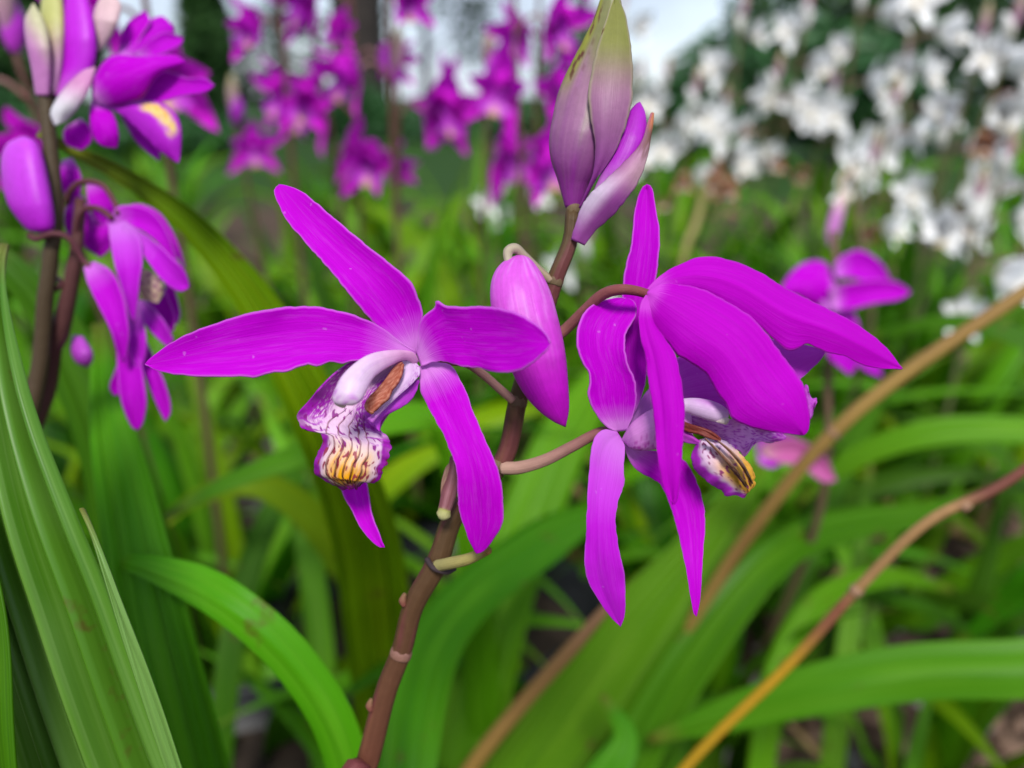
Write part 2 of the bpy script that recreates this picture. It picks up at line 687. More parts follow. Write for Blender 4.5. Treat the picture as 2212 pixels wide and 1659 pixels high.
def lip_small(name, mat_tube, L=.022, inner=(.50, .06, .55)):
    """Short trough ending in a frilled, turned-down front lobe; runs along +X, open side +Z."""
    nu, nv = 14, 13
    vs, cs = [], []
    for i in range(nu):
        u = i / (nu - 1)
        w = L * (.30 + .12 * math.sin(u * 6.5) + .28 * smooth(.6, .95, u))
        for j in range(nv):
            s = 2 * j / (nv - 1) - 1
            z = .55 * w * abs(s) ** 2 * (1 - .6 * smooth(.55, .9, u)) - .35 * L * max(0, u - .6) ** 1.5 * 2 + .0012 * math.sin(s * 17) * u * u
            vs.append(Vector((L * u * (1 - .12 * s * s * smooth(.7, 1, u)), w * s * .75, z)))
            cs.append(vmix(vmix(inner, (.60, .40, .10), smooth(.7, .95, u) * max(0, 1 - 2.2 * abs(s))), mat_tube, abs(s) ** 1.5))
    return mesh_grid(name, vs, nu, nv, M['lip'], cols=np.array(cs))


FL = {}
for i, (mname, tag_) in enumerate((('petal_far', 'p'), ('petal_far', 's'), ('petal_white', 'w'), ('petal_dry', 'd'))):
    FL[tag_] = dict(sepal=tepal_mesh('sepal', .031, .0105 if tag_ != 'w' else .0145, .10, .18, M[mname], 1),
                    petal=tepal_mesh('petal', .029, .0125 if tag_ != 'w' else .017, .16, .22, M[mname], 2),
                    lip=lip_small('lip', (.42, .01, .52) if tag_ in 'ps' else (.76, .74, .72) if tag_ == 'w' else (.4, .2, .1), inner=(.50, .06, .55) if tag_ in 'ps' else (.78, .76, .70)),
                    column=tube_mesh('column', [(0, 0, 0), (.006, 0, .004), (.013, 0, .004), (.017, 0, .002)], [.002, .0022, .0028, .002],
                                     M[mname], ns=8, n=10))


def orient(fwd, up=Vector((0, 0, 1))):
    z = fwd.normalized()
    x = up.cross(z)
    if x.length < .05:
        x = Vector((1, 0, 0))
    x.normalize()
    y = z.cross(x)
    return Matrix((x, y, z)).transposed()


TEPALS = [('sepal', 90, .15), ('petal', 25, .35), ('petal', 155, .35), ('sepal', 232, .1), ('sepal', 308, .1)]


def flower(parent, kind, loc, fwd, s=1., closed=0.):
    """A nodding orchid flower with its parts; closed folds the tepals forward."""
    e = empty('flower', parent)
    e.matrix_local = Matrix.Translation(loc) @ (orient(fwd) @ Matrix.Rotation(random.uniform(-.3, .3), 3, 'Z')).to_4x4() @ Matrix.Diagonal((s, s, s, 1))
    for nm, ang, ti in TEPALS:
        o = link(nm, FL[kind][nm], e)
        a = R(ang + random.uniform(-9, 9))
        o.matrix_local = Matrix.Rotation(a, 4, 'Z') @ Matrix.Rotation(-(ti + closed * .75 + random.uniform(-.2, .25)), 4, 'Y')
    for nm, up in (('lip', -.35), ('column', .25)):
        o = link(nm, FL[kind][nm], e)
        # both run forward from the centre, the lip below the column
        o.matrix_local = Matrix.Rotation(R(-90), 4, 'Z') @ Matrix.Rotation(R(-62) if nm == 'lip' else R(-78), 4, 'Y') @ Matrix.Translation((0, 0, .002 if nm == 'lip' else .005))
    return e


def joined_flower_mesh(kind, seed, closed):
    """The same flower as one mesh, for the far ones that show no parts."""
    rs = random.Random(seed)
    bm = bmesh.new()
    mats = [M['petal_white'], M['lip']] if kind == 'w' else [M['petal' if kind == 'p' else 'petal_dry'], M['lip']]

    def put(me, mx, mi):
        n0 = len(bm.faces)
        tmp = me.copy()
        tmp.transform(mx)
        bm.from_mesh(tmp)
        bpy.data.meshes.remove(tmp)
        bm.faces.ensure_lookup_table()
        for f in bm.faces[n0:]:
            f.material_index = mi
    for nm, ang, ti in TEPALS:
        put(FL[kind][nm], Matrix.Rotation(R(ang + rs.uniform(-12, 12)), 4, 'Z') @ Matrix.Rotation(-(ti + closed * .75 + rs.uniform(-.25, .3)), 4, 'Y'), 0)
    put(FL[kind]['lip'], Matrix.Rotation(R(-90), 4, 'Z') @ Matrix.Rotation(R(-62), 4, 'Y') @ Matrix.Translation((0, 0, .002)), 1)
    put(FL[kind]['column'], Matrix.Rotation(R(-90), 4, 'Z') @ Matrix.Rotation(R(-78), 4, 'Y') @ Matrix.Translation((0, 0, .005)), 0)
    me = bpy.data.meshes.new('flower')
    bm.to_mesh(me)
    bm.free()
    for m in mats:
        me.materials.append(m)
    return me


WHITE = [joined_flower_mesh('w', k, c) for k, c in ((1, .35), (2, .7), (3, 1.0), (4, .5))]
DRYF = [joined_flower_mesh('d', k, c) for k, c in ((5, .9), (6, 1.1))]


def spindle(name, L, r, colfn, mat, n=14, ns=12):
    pts = [(L * i / (n - 1), 0, 0) for i in range(n)]
    rr = [r * math.sin(math.pi * min(1, (.06 + .94 * (i / (n - 1))))) ** .7 + .0002 for i in range(n)]
    return tube_mesh(name, pts, rr, mat, ns=ns, n=n, colfn=colfn)


BUD = {'p': spindle('bud', .024, .0048, lambda u, a: vmix((.50, .05, .55), (.40, .004, .52), u), M['bud']),
       'w': spindle('bud', .020, .0042, lambda u, a: vmix((.62, .60, .50), (.74, .73, .74), u), M['bud'])}
BRACT = spindle('bract', .03, .004, lambda u, a: vmix((.50, .22, .42), (.30, .30, .10), u), M['bud'])
LEAFM = {}
for nm in ('leaf', 'leaf_bright', 'leaf_olive', 'leaf_deep', 'leaf_far'):
    LEAFM[nm] = [std_leaf_mesh('leaf', L, W, R(rz), R(dr), tw, M[nm], seed=k)
                 for k, (L, W, rz, dr, tw) in enumerate(((.34, .028, 84, 75, .3), (.40, .034, 80, 105, -.5), (.30, .024, 72, 60, .8),
                                                         (.37, .020, 87, 40, -.4), (.33, .032, 66, 85, .2), (.42, .026, 82, 125, .6)))]
DRYLEAF = [std_leaf_mesh('leaf', .26, .022, R(60), R(120), 1.6, M['leaf_dry'], seed=9)]


def leaves(plant, n, base, s=1., az0=None, spread=math.pi, kinds=('leaf', 'leaf_far', 'leaf_far', 'leaf_bright', 'leaf_deep', 'leaf_olive')):
    for k in range(n):
        nm = random.choice(kinds)
        me = random.choice(LEAFM[nm])
        if random.random() < .05:
            me = DRYLEAF[0]
        o = link('leaf', me, plant)
        az = (az0 if az0 is not None else 0) + (k / n * 2 - 1) * spread + random.uniform(-.4, .4)
        q = s * random.uniform(.75, 1.15)
        off = Vector((math.cos(az), math.sin(az), 0)) * random.uniform(.004, .02)
        o.matrix_local = Matrix.Translation(Vector(base) + off) @ Matrix.Rotation(az, 4, 'Z') @ Matrix.Rotation(random.uniform(-.25, .12), 4, 'Y') @ Matrix.Diagonal((q, q * random.uniform(.8, 1.2), q, 1))


def stalk_plant(label, group, kind, top, base_shift, nfl, gap, fsize=1., parts=True, nl=5, dry=0, lean=None, first=.03, buds=2, leafs=1.):
    """An orchid in flower: stalk from the ground to top, flowers alternating below the tip, leaves at the foot."""
    top = Vector(top)
    base = Vector((top.x + base_shift[0], top.y + base_shift[1], 0))
    t = thing('orchid_plant', label, 'orchid', group)
    t.location = base
    tp = top - base
    mid = tp * .55 + Vector((random.uniform(-.012, .012), random.uniform(-.01, .01), .02))
    pts = [(0, 0, -.01), tuple(tp * .25), tuple(mid), tuple(tp)]
    stem_c = stem_col((.09, .11, .03), (.13, .06, .05)) if kind == 'p' else stem_col((.07, .13, .03), (.16, .15, .07))
    tube('stem', t, pts, [.0028, .0026, .0022, .0013], M['stem'], ns=8, n=26, colfn=stem_c)
    cur = crom(pts, 200)
    s = np.r_[0, np.cumsum(np.linalg.norm(np.diff(cur, axis=0), axis=1))]
    tot = s[-1]
    for b in range(buds):
        o = link('bud' if b else 'bract', BUD[kind] if b else BRACT, t)
        i = int(np.searchsorted(s, tot - .004 - b * .008))
        dv = Vector((random.uniform(-.5, .5), random.uniform(-.5, .5), 1.0)).normalized() if b else Vector((.05, 0, 1))
        o.matrix_local = Matrix.Translation(cur[min(i, 199)]) @ dv.to_track_quat('X', 'Z').to_matrix().to_4x4()
    side = random.choice((-1, 1))
    for k in range(nfl):
        i = min(199, int(np.searchsorted(s, tot - first - k * gap)))
        at = Vector(cur[i])
        side = -side
        az = (0 if side > 0 else math.pi) + random.uniform(-.7, .7) + (-.5 * side)
        hd = Vector((math.cos(az), math.sin(az) * .7 - .35, 0)).normalized()
        end = at + hd * .020 * fsize + Vector((0, 0, .006))
        tube('pedicel', t, [at, at + hd * .010 + Vector((0, 0, .009)), end], [.0011, .001, .001], M['stem'], ns=6, n=10,
             colfn=stem_col((.22, .10, .08), (.30, .16, .16)))
        fw = (hd + Vector((0, -.55, random.uniform(-.45, -.05)))).normalized()
        if kind == 'w':
            fw = (hd + Vector((0, -.7, random.uniform(-.1, .5)))).normalized()
        if kind == 'p':
            flower(t, random.choice('pss'), end, fw, fsize * random.uniform(.95, 1.25), closed=random.choice((.3, .5, .8, 1.0)))
        else:
            dead = k >= nfl - dry
            o = link('flower', random.choice(DRYF if dead else WHITE), t)
            z = fsize * random.uniform(.6, 1.3) * (.8 if dead else 1)
            o.matrix_local = Matrix.Translation(end) @ (orient(fw) @ Matrix.Rotation(random.uniform(-.5, .5), 3, 'Z')).to_4x4() @ Matrix.Diagonal((z, z, z, 1))
    leaves(t, nl, (0, 0, 0), leafs)
    return t


# ================================================================== the setting
def ground():
    n = 60
    xs = [(-1 if i < n / 2 else 1) * (abs(i / (n - 1) * 2 - 1) ** 3) * 400 for i in range(n)]
    vs = []
    for x in xs:
        for y in xs:
            r = math.hypot(x, y)
            vs.append((x, y + 2, .012 * noise.noise((x * 5, y * 5, 0)) if r < 6 else 0))
    me = mesh_grid('ground', vs, n, n, M['ground'])
    o = link('ground', me)
    o['kind'] = 'structure'
    o['label'] = 'brown soil and mulch between the plants, grass beyond'
    if me.polygons[0].normal.z < 0:
        me.flip_normals()


ground()


def chips():
    """wood chips and small stones over the soil at the lower right"""
    rs = random.Random(4)
    bm = bmesh.new()
    bmesh.ops.create_icosphere(bm, subdivisions=1, radius=1)
    ico_v = [v.co.copy() for v in bm.verts]
    ico_f = [tuple(v.index for v in f.verts) for f in bm.faces]
    bm.free()
    vs, fs, mi = [], [], []
    for k in range(5200):
        y = rs.uniform(.25, 2.2)
        x = rs.uniform(-.75 * y - .2, .75 * y + .25)
        r = rs.uniform(.003, .010)
        mx = Matrix.Translation((x, y, .006)) @ Matrix.Rotation(rs.uniform(0, 6.3), 4, 'Z') @ Matrix.Rotation(rs.uniform(-.6, .6), 4, 'X') @ Matrix.Diagonal((r * rs.uniform(1, 2.2), r, r * rs.uniform(.4, .8), 1))
        n0 = len(vs)
        vs += [tuple(mx @ (c * rs.uniform(.75, 1.25))) for c in ico_v]
        fs += [tuple(i + n0 for i in f) for f in ico_f]
        mi += [1 if rs.random() < .3 else 0] * len(ico_f)
    me = bpy.data.meshes.new('mulch')
    me.from_pydata(vs, [], fs)
    me.polygons.foreach_set('material_index', mi)
    me.materials.append(M['chip'])
    me.materials.append(M['stone'])
    o = link('mulch', me)
    o['kind'] = 'stuff'
    o['label'] = 'loose brown wood chips and pale stones on the soil'
    o['category'] = 'mulch'


chips()


def leaf_cloud(name, parent, mat, centres, n, size, rs):
    """foliage: many small leaf faces spread through the given ellipsoids (centre, radii)"""
    vs, fs = [], []
    for k in range(n):
        c, r = rs.choice(centres)
        while True:
            q = Vector((rs.uniform(-1, 1), rs.uniform(-1, 1), rs.uniform(-1, 1)))
            if q.length < 1:
                break
        if q.length > 0:
            q = q * (.55 + .45 * rs.random()) ** .3 / max(.3, q.length ** .35)
        p = Vector((c[0] + q.x * r[0], c[1] + q.y * r[1], c[2] + q.z * r[2]))
        a = Vector((rs.uniform(-1, 1), rs.uniform(-1, 1), rs.uniform(-.5, .5))).normalized()
        b = a.cross(Vector((rs.uniform(-1, 1), rs.uniform(-1, 1), rs.uniform(.2, 1)))).normalized()
        s = size * rs.uniform(.6, 1.4)
        i = len(vs)
        vs += [p - a * s, p + b * s * .45, p + a * s, p - b * s * .45 + Vector((0, 0, -.15 * s))]
        fs.append((i, i + 1, i + 2, i + 3))
    me = bpy.data.meshes.new(name)
    me.from_pydata([tuple(v) for v in vs], [], fs)
    me.materials.append(mat)
    return link(name, me, parent)


def tree(label, cat, loc, trunk_r, h, clumps, nleaf, size, seed, mat='tree_leaf', name='tree', limbs=True):
    rs = random.Random(seed)
    t = thing(name, label, cat)
    t.location = loc
    tube('trunk', t, [(0, 0, -.1), (.03, 0, h * .3), (-.05, .04, h * .65), (.02, 0, h)], [trunk_r * 1.35, trunk_r, trunk_r * .8, trunk_r * .35], M['bark'], ns=14, n=26, ribs=5, ramp=.06)
    if limbs:
        for c, r in clumps:
            z0 = min(h * .9, max(.3, c[2] * .75))
            tube('limb', t, [(0, 0, z0), (c[0] * .5, c[1] * .5, (z0 + c[2]) / 2 + .1), tuple(c)], [trunk_r * .4, trunk_r * .25, trunk_r * .08], M['bark'], ns=7, n=10)
    leaf_cloud('crown', t, M[mat], clumps, nleaf, size, rs)
    return t


def gpos(px, d):
    """where a thing seen at picture column px stands, d metres out"""
    return ((px - 1106) / FOC * d, d * 1.0, 0)


# woodland edge with the bright sky between the trunks
tree('thick dark tree trunk against the bright sky, left of centre', 'tree', gpos(795, 9.5), .25, 9,
     [((0, 0, 6), (2.5, 2.5, 2)), ((-1.5, 0, 4.6), (1.2, 1, .8)), ((1.7, .3, 4.8), (1.3, 1, .9))], 5000, .10, 3)
tree('leafy tree with hanging foliage between two bright gaps at upper left', 'tree', gpos(500, 8.5), .10, 5,
     [((0, 0, 1.0), (.24, .3, .7)), ((.1, 0, 2.2), (.5, .5, .8)), ((0, 0, 4), (1.5, 1.4, 1.2)), ((-.1, 0, .6), (.3, .3, .4))], 11000, .08, 5)
tree('dark tree filling the upper left corner behind the purple orchid', 'tree', gpos(90, 7.5), .16, 6,
     [((0, 0, 1.1), (1.0, .5, .9)), ((-.6, 0, .7), (.9, .5, .7)), ((-.4, 0, 3), (1.8, 1.4, 1.4))], 14000, .09, 7)
tree('thin tree with sparse twigs breaking up the bright sky at top centre', 'tree', gpos(640, 11), .06, 4,
     [((0, 0, 1.1), (.8, .4, .55)), ((.4, 0, 2.4), (1.2, .8, .8)), ((-.1, 0, .55), (.7, .3, .25))], 2600, .06, 9)
tree('small sparse tree right of the bright sky gap, behind the tall bract', 'tree', gpos(1240, 10), .07, 4.5,
     [((0, 0, .9), (.55, .4, .6)), ((.3, 0, 2.6), (1.2, .9, 1.0)), ((.35, 0, .5), (.6, .4, .4))], 2300, .07, 12)
tree('far tree whose hanging twigs fringe the top of the central sky gap', 'tree', gpos(930, 12), .05, 5,
     [((-.1, 0, 1.75), (1.3, .5, .35)), ((.7, 0, 1.3), (.35, .3, .5)), ((-.75, 0, 1.1), (.3, .3, .6)), ((0, 0, 3.6), (1.6, 1.2, 1.1))], 1300, .06, 27)
tree('rounded dark green bush behind the white orchids', 'bush', gpos(1640, 5.5), .06, .9,
     [((0, 0, .55), (.75, .6, .42)), ((.55, .1, .45), (.6, .5, .4)), ((-.35, 0, .35), (.5, .5, .35))], 9000, .05, 15, 'bush_leaf', 'bush')
tree('dark evergreen tree at the top right behind the white orchids', 'tree', gpos(2120, 7), .14, 5,
     [((0, 0, 1.0), (1.3, .7, .9)), ((-.9, 0, .9), (.9, .6, .7)), ((0, 0, 2.6), (1.6, 1.2, 1.1)), ((-1.5, .4, 1.2), (.9, .6, .6))], 9500, .06, 18)
tree('low hedge bush along the horizon at left', 'bush', gpos(330, 6.2), .04, .4,
     [((0, 0, .2), (1.1, .4, .2)), ((-1.3, 0, .3), (.9, .4, .3))], 4000, .05, 21, 'bush_leaf', 'bush')
tree('low hedge bush along the horizon below the bright sky', 'bush', gpos(950, 9), .04, .4,
     [((0, 0, .15), (1.6, .4, .25)), ((1.4, 0, .2), (.9, .4, .3)), ((-.9, 0, .2), (.5, .3, .45))], 5000, .05, 23, 'bush_leaf', 'bush')


# ================================================================== the sharp orchid in front
hero = thing('orchid_plant', 'magenta orchid with two open flowers, buds and brown stem in sharp focus at centre', 'orchid')


def hs_(F, *a):
    return F


# --- stem
g0 = P(790, 1659, .140)
stem_pts = [(-.055, .20, .0), (-.052, .165, .14), tuple(P(745, 1800, .146)), tuple(P(793, 1650, .140)), tuple(P(832, 1500, .137)), tuple(P(868, 1405, .135)), tuple(P(893, 1310, .133)),
            tuple(P(945, 1215, .131)), tuple(P(978, 1120, .130)), tuple(P(1030, 1060, .129)), tuple(P(1092, 985, .1285)), tuple(P(1118, 870, .128)),
            tuple(P(1150, 760, .128)), tuple(P(1190, 635, .1275)), tuple(P(1205, 590, .127)), tuple(P(1232, 520, .127)), tuple(P(1238, 455, .127))]


def hero_stem_col(u, a):
    c = vmix((.17, .038, .032), (.075, .046, .020), smooth(.62, .92, u))
    c = vmix(c, (.16, .065, .035), .8 * smooth(.08, .5, pnoise(u * 22, math.cos(a), 2)))
    c = vmix(c, (.13, .03, .04), .7 * smooth(.0, .45, pnoise(u * 40, math.sin(a) * 1.5, 8)))
    return c


tube('stem', hero, stem_pts, [.0026, .0025, .0023, .00208, .00190, .00176, .00176, .00184, .00170, .00160, .00158, .00152, .00145, .00138, .00132, .00125, .00120],
     M['stem'], ns=28, n=260, colfn=hero_stem_col, ribs=7, ramp=.035)
for k, (x, y, d, w, ax) in enumerate(((866, 1412, .135, 47, (.32, -1)), (946, 1216, .131, 48, (.45, -1)), (1118, 868, .128, 42, (.2, -1)), (1199, 607, .1272, 37, (.3, -1)), (1239, 452, .127, 33, (.1, -1)), (1075, 1006, .1285, 42, (.4, -1)))):
    c = P(x, y, d)
    ax = (CR * ax[0] + CU * 1.0).normalized()
    r = w / 2 / FOC * d
    tube('node_ring', hero, [c - ax * .0008, c - ax * .0003, c + ax * .0003, c + ax * .0009], [r * .95, r * 1.02, r * 1.02, r * .95], M['stem'], ns=18, n=9,
         colfn=lambda u, a: vmix((.20, .10, .07), (.22, .11, .09), u) if k == 0 else vmix((.11, .08, .04), (.16, .10, .06), u))
for (x, y, d) in ((803, 1524, .1362), (875, 1297, .1318)):
    c = P(x, y, d)
    tube('node_bump', hero, [c + CU * .0012, c - CR * .0004, c - CU * .0010 - CR * .0001], [.0003, .0007, .0004], M['stem'], ns=8, n=8,
         colfn=lambda u, a: vmix((.18, .10, .05), (.20, .06, .05), u))

# --- pedicels and stubs
ped = stem_col((.30, .15, .12), (.16, .035, .045))
pix_tube('pedicel', hero, Z1, [(1870, 1140, 7), (1800, 1080, 6.5), (1720, 1010, 6), (1640, 960, 5), (1540, 950, 3.5), (1440, 930, 2)], [20, 19, 19, 18, 17, 15], M['stem'], n=50, ribs=6, ramp=.05,
         colfn=stem_col((.42, .24, .19), (.26, .09, .10)))
pix_tube('pedicel', hero, Z2, [(350, 900, 6.5), (420, 840, 5), (500, 760, 2), (580, 690, -1), (660, 663, -3), (740, 668, -3), (815, 690, -3)], [26, 25, 24, 24, 23, 21, 19], M['stem'], n=70, ribs=7, ramp=.06,
         colfn=stem_col((.30, .12, .11), (.15, .03, .035)))
pix_tube('pedicel', hero, Z2, [(95, 1528, 7.5), (180, 1525, 6.5), (300, 1490, 5), (430, 1425, 4), (560, 1358, 3.5), (660, 1345, 3)], [30, 30, 28, 26, 24, 20], M['stem'], n=60, ribs=6, ramp=.05,
         colfn=stem_col((.42, .26, .20), (.14, .028, .04)))
# cut stub with a pale end, and the short yellow-green one below
pix_tube('pedicel_stub', hero, Z3, [(1215, 960, 8), (1200, 1080, 7), (1165, 1220, 6), (1130, 1340, 5)], [26, 30, 34, 27], M['stem'], n=36, ribs=7, ramp=.10,
         colfn=lambda u, a: vmix(vmix((.24, .10, .12), (.16, .05, .06), .5 + .5 * math.sin(7 * a)), (.30, .28, .10), smooth(.93, .99, u)))
pix_tube('stub_scar', hero, Z3, [(1140, 1320, 4.6), (1130, 1352, 4.6), (1124, 1372, 5)], [26, 34, 20], M['stem'], n=14,
         colfn=lambda u, a: vmix((.28, .28, .08), (.42, .40, .22), u))
sheet('bract', hero, Z3, [(1215, 970), (1150, 1020), (1120, 1110), (1112, 1200), (1120, 1260)], [(1220, 980), (1200, 1060), (1170, 1140), (1150, 1220), (1125, 1265)], [8, 7, 6, 6], M['bud'], cup=-.2, nv=9,
      colfn=lambda u, v: vmix((.24, .13, .09), (.36, .20, .16), v))
pix_tube('pedicel_stub', hero, Z0, [(945, 1222, 9), (975, 1216, 6), (1010, 1208, 4), (1040, 1195, 3), (1056, 1188, 2)], [28, 28, 26, 22, 18], M['stem'], n=36,
         colfn=lambda u, a: vmix((.34, .30, .12), vmix((.26, .22, .06), (.20, .10, .03), smooth(.85, 1, u)), u))
pix_tube('node_ring', hero, Z0, [(922, 1208, 9.5), (938, 1228, 8), (965, 1236, 8.5), (985, 1228, 9)], [14, 12, 12, 8], M['stem'], n=20, colfn=lambda u, a: (.045, .03, .035))

# --- left flower
f1 = empty('flower', hero)
PM = M['petal']
sheet('sepal', f1, Z1, [(1385, 920), (1330, 875), (1180, 750), (1000, 530), (860, 370), (770, 260), (722, 165), (712, 118), (735, 95)],
      [(1410, 915), (1412, 840), (1430, 720), (1400, 620), (1360, 550), (1250, 460), (1100, 340), (950, 210), (850, 130), (780, 101), (735, 95)],
      [1.5, 0, -1.5, -1, 1, 3], PM, cup=-.13, nu=60, nv=21, ruffle=.15, seed=1)
sheet('petal', f1, Z1, [(1395, 900), (1330, 860), (1250, 800), (1150, 745), (980, 695), (800, 685), (600, 715), (400, 775), (230, 850), (120, 930), (88, 965)],
      [(1400, 940), (1300, 950), (1200, 955), (1100, 945), (1040, 962), (980, 955), (920, 972), (870, 966), (780, 995), (700, 1005), (620, 1026), (560, 1022), (400, 1024), (250, 1015), (150, 995), (88, 965)],
      [0, -2.5, -4, -4.5, -4, -2], PM, cup=-.12, nu=64, nv=21, ruffle=.25, seed=2)
sheet('petal', f1, Z1, [(1400, 905), (1408, 850), (1420, 750), (1490, 690), (1497, 652), (1540, 680), (1600, 685), (1760, 687), (1880, 715), (1980, 770), (2035, 825), (2048, 862)],
      [(1425, 975), (1480, 955), (1550, 953), (1620, 975), (1720, 985), (1780, 1003), (1870, 1000), (1920, 985), (1960, 960), (2010, 915), (2035, 890), (2048, 862)],
      [0, -2, -5, -9, -13, -15], PM, cup=-.10, nu=56, nv=21, ruffle=.2, seed=3)
sheet('sepal', f1, Z1, [(1412, 975), (1415, 1020), (1422, 1090), (1470, 1200), (1530, 1300), (1570, 1400), (1598, 1500), (1605, 1660), (1640, 1775), (1680, 1860), (1693, 1878)],
      [(1470, 955), (1560, 965), (1610, 1030), (1660, 1150), (1720, 1300), (1780, 1430), (1812, 1540), (1822, 1660), (1815, 1740), (1770, 1815), (1725, 1868), (1693, 1878)],
      [1, -2, -5, -6, -4, -1], PM, cup=.12, fold=-.35, fv=.38, nu=60, nv=21, ruffle=.15, seed=4)
sheet('sepal', f1, Z3, [(890, 360), (740, 560), (560, 860), (430, 1150), (500, 1330), (560, 1450), (640, 1545), (700, 1584), (722, 1580)],
      [(940, 420), (800, 600), (690, 760), (640, 950), (605, 1120), (615, 1220), (640, 1360), (690, 1490), (722, 1580)],
      [3, 7, 9, 8, 6, 4], PM, cup=-.15, nu=50, nv=15, seed=5)

WHT = (.68, .46, .64)
PURP = (.34, .008, .40)
DARKP = (.24, .008, .22)
YEL = (.78, .36, .002)
BRN = (.055, .014, .008)


def lip_col(x, y):
    """pigment of the lip at (x across -1..1, y along 0..1)"""
    e = abs(x + .06 * pnoise(y * 9, x * 2, 4))
    # ground: white-pink, yellow towards the front
    c = WHT
    c = vmix(c, (.72, .58, .32), .55 * smooth(.62, .72, y) * (1 - smooth(.45, .95, e)))
    yl = smooth(.69, .83, y + .07 * pnoise(x * 7, y * 5) + .03 * pnoise(x * 19, y * 9, 4)) * (1 - smooth(.34, .80, e)) * min(1, .92 + .5 * pnoise(x * 9, y * 12, 44))
    c = vmix(c, YEL, yl)
    # side lobes flush purple, netted towards the throat
    net = pnoise(x * 26, y * 46, 1) + .5 * pnoise(x * 50, y * 90, 2)
    side = smooth(.16, .55, e) * (1 - smooth(.50, .58, y))
    c = vmix(c, PURP, side * smooth(-.65 + .35 * (1 - e), -.05 + .35 * (1 - e), net))
    c = vmix(c, PURP, smooth(.55, .85, e) * smooth(.28, .40, y) * (1 - smooth(.50, .58, y)) * .95)
    # margin of the front lobe
    mg = smooth(.74, .86, e + .07 * pnoise(x * 9, y * 30, 7)) * smooth(.52, .60, y)
    c = vmix(c, (.25, .006, .28), mg)
    c = vmix(c, DARKP, smooth(.93, .985, y + .03 * pnoise(x * 8, 3, 1)))
    # dashes
    a = pnoise(x * 11 + 7, y * 26, 12.3)
    w = smooth(.22, .30, a) * smooth(.36, .48, y) * (1 - smooth(.82, .92, e))
    c = vmix(c, DARKP if y < .72 else (.26, .02, .05), w * .95)
    b = pnoise(x * 22 + 3, y * 34, 31.7)
    w = smooth(.34, .42, b) * smooth(.62, .72, y) * smooth(.18, .4, abs(x - .1))
    c = vmix(c, (.22, .012, .05), w * .9)
    # stripes running out onto the side lobes
    st = math.sin(y * 150 + 5 * pnoise(x * 4, y * 6, 9)) + .9 * pnoise(x * 12, y * 20, 5)
    w = smooth(.55, .8, st) * smooth(.34, .5, e) * smooth(.26, .36, y) * (1 - smooth(.60, .70, y))
    c = vmix(c, PURP, w * .85)
    # brown scorch near the tip
    w = smooth(.15, .4, pnoise(x * 14, y * 20, 77)) * smooth(.84, .95, y)
    return vmix(c, BRN, w * .85)


def lip_sheet(parent, F, lrows, rrows, dmid, dl, dr, nu=170, nv=130, frill=.5, base=D, ridges=()):
    L = crom([F(p) for p in lrows], nu)
    Rr = crom([F(p) for p in rrows], nu)
    a, b, c = lin(dmid, nu), lin(dl, nu), lin(dr, nu)
    g = np.linspace(0, 1, nu)

    def surf(u, x, up=0.):
        l = [np.interp(u, g, L[:, q]) for q in (0, 1)]
        r = [np.interp(u, g, Rr[:, q]) for q in (0, 1)]
        t = (x + 1) / 2
        am = np.interp(u, g, a)
        ed = np.interp(u, g, b if x < 0 else c)
        d = am + (ed - am) * abs(x) ** 1.7
        d += frill * .7 * abs(x) ** 6 * math.sin(u * 60 + (3 if x > 0 else 0) + 2 * pnoise(u * 9, x, 3))
        jag = frill * 10 * smooth(.7, 1, abs(x)) * pnoise(u * 40, x * 2, 6) * smooth(.5, .6, u)
        jg2 = frill * 16 * smooth(.96, 1, u) * pnoise(x * 14, 2, 6)
        return P(l[0] * (1 - t) + r[0] * t + jag, l[1] * (1 - t) + r[1] * t + jg2, base + (d - up) * .001)

    vs, cs = [], []
    for i in range(nu):
        u = i / (nu - 1)
        for j in range(nv):
            x = 2 * j / (nv - 1) - 1
            vs.append(surf(u, x))
            cs.append(lip_col(x, u))
    me = mesh_grid('lip', vs, nu, nv, M['lip'], cols=np.array(cs))
    o = solidify(link('lip', me, parent), .0003)
    for k, xs in enumerate(ridges):
        n = 60
        xsm = np.interp(.42 + .545 * np.linspace(0, 1, 60), [.42, .55, .70, .82, .965], xs)
        for _ in range(60):
            xsm[1:-1] = .5 * xsm[1:-1] + .25 * (xsm[:-2] + xsm[2:])
        vs, cs = [], []
        for i in range(n):
            t = i / (n - 1)
            u = .42 + .545 * t
            xc = float(np.interp(t, np.linspace(0, 1, 60), xsm)) + .008 * math.sin(t * 34 + k * 2)
            hw = .030 + .012 * smooth(.5, 1, t)
            h = .30 + .35 * smooth(.3, .8, t) + .10 * math.sin(t * 40 + k)
            for j in range(7):
                q = j / 6 * 2 - 1
                vs.append(surf(u, xc + q * hw, .10 + h * (1 - q * q)))
                cc = lip_col(xc + q * hw, u)
                cc = vmix(cc, (.24, .06, .06), .8 * (1 - smooth(.15, .6, abs(q))) * smooth(.0, .2, t))
                cc = vmix(cc, (.028, .010, .007), smooth(.62, .86, t + .08 * pnoise(t * 20, k)) * (1 - smooth(.35, 1.0, abs(q))))
                cs.append(cc)
        link('lip_ridge', mesh_grid('lip_ridge', vs, n, 7, M['lip'], cols=np.array(cs)), parent)
    return o


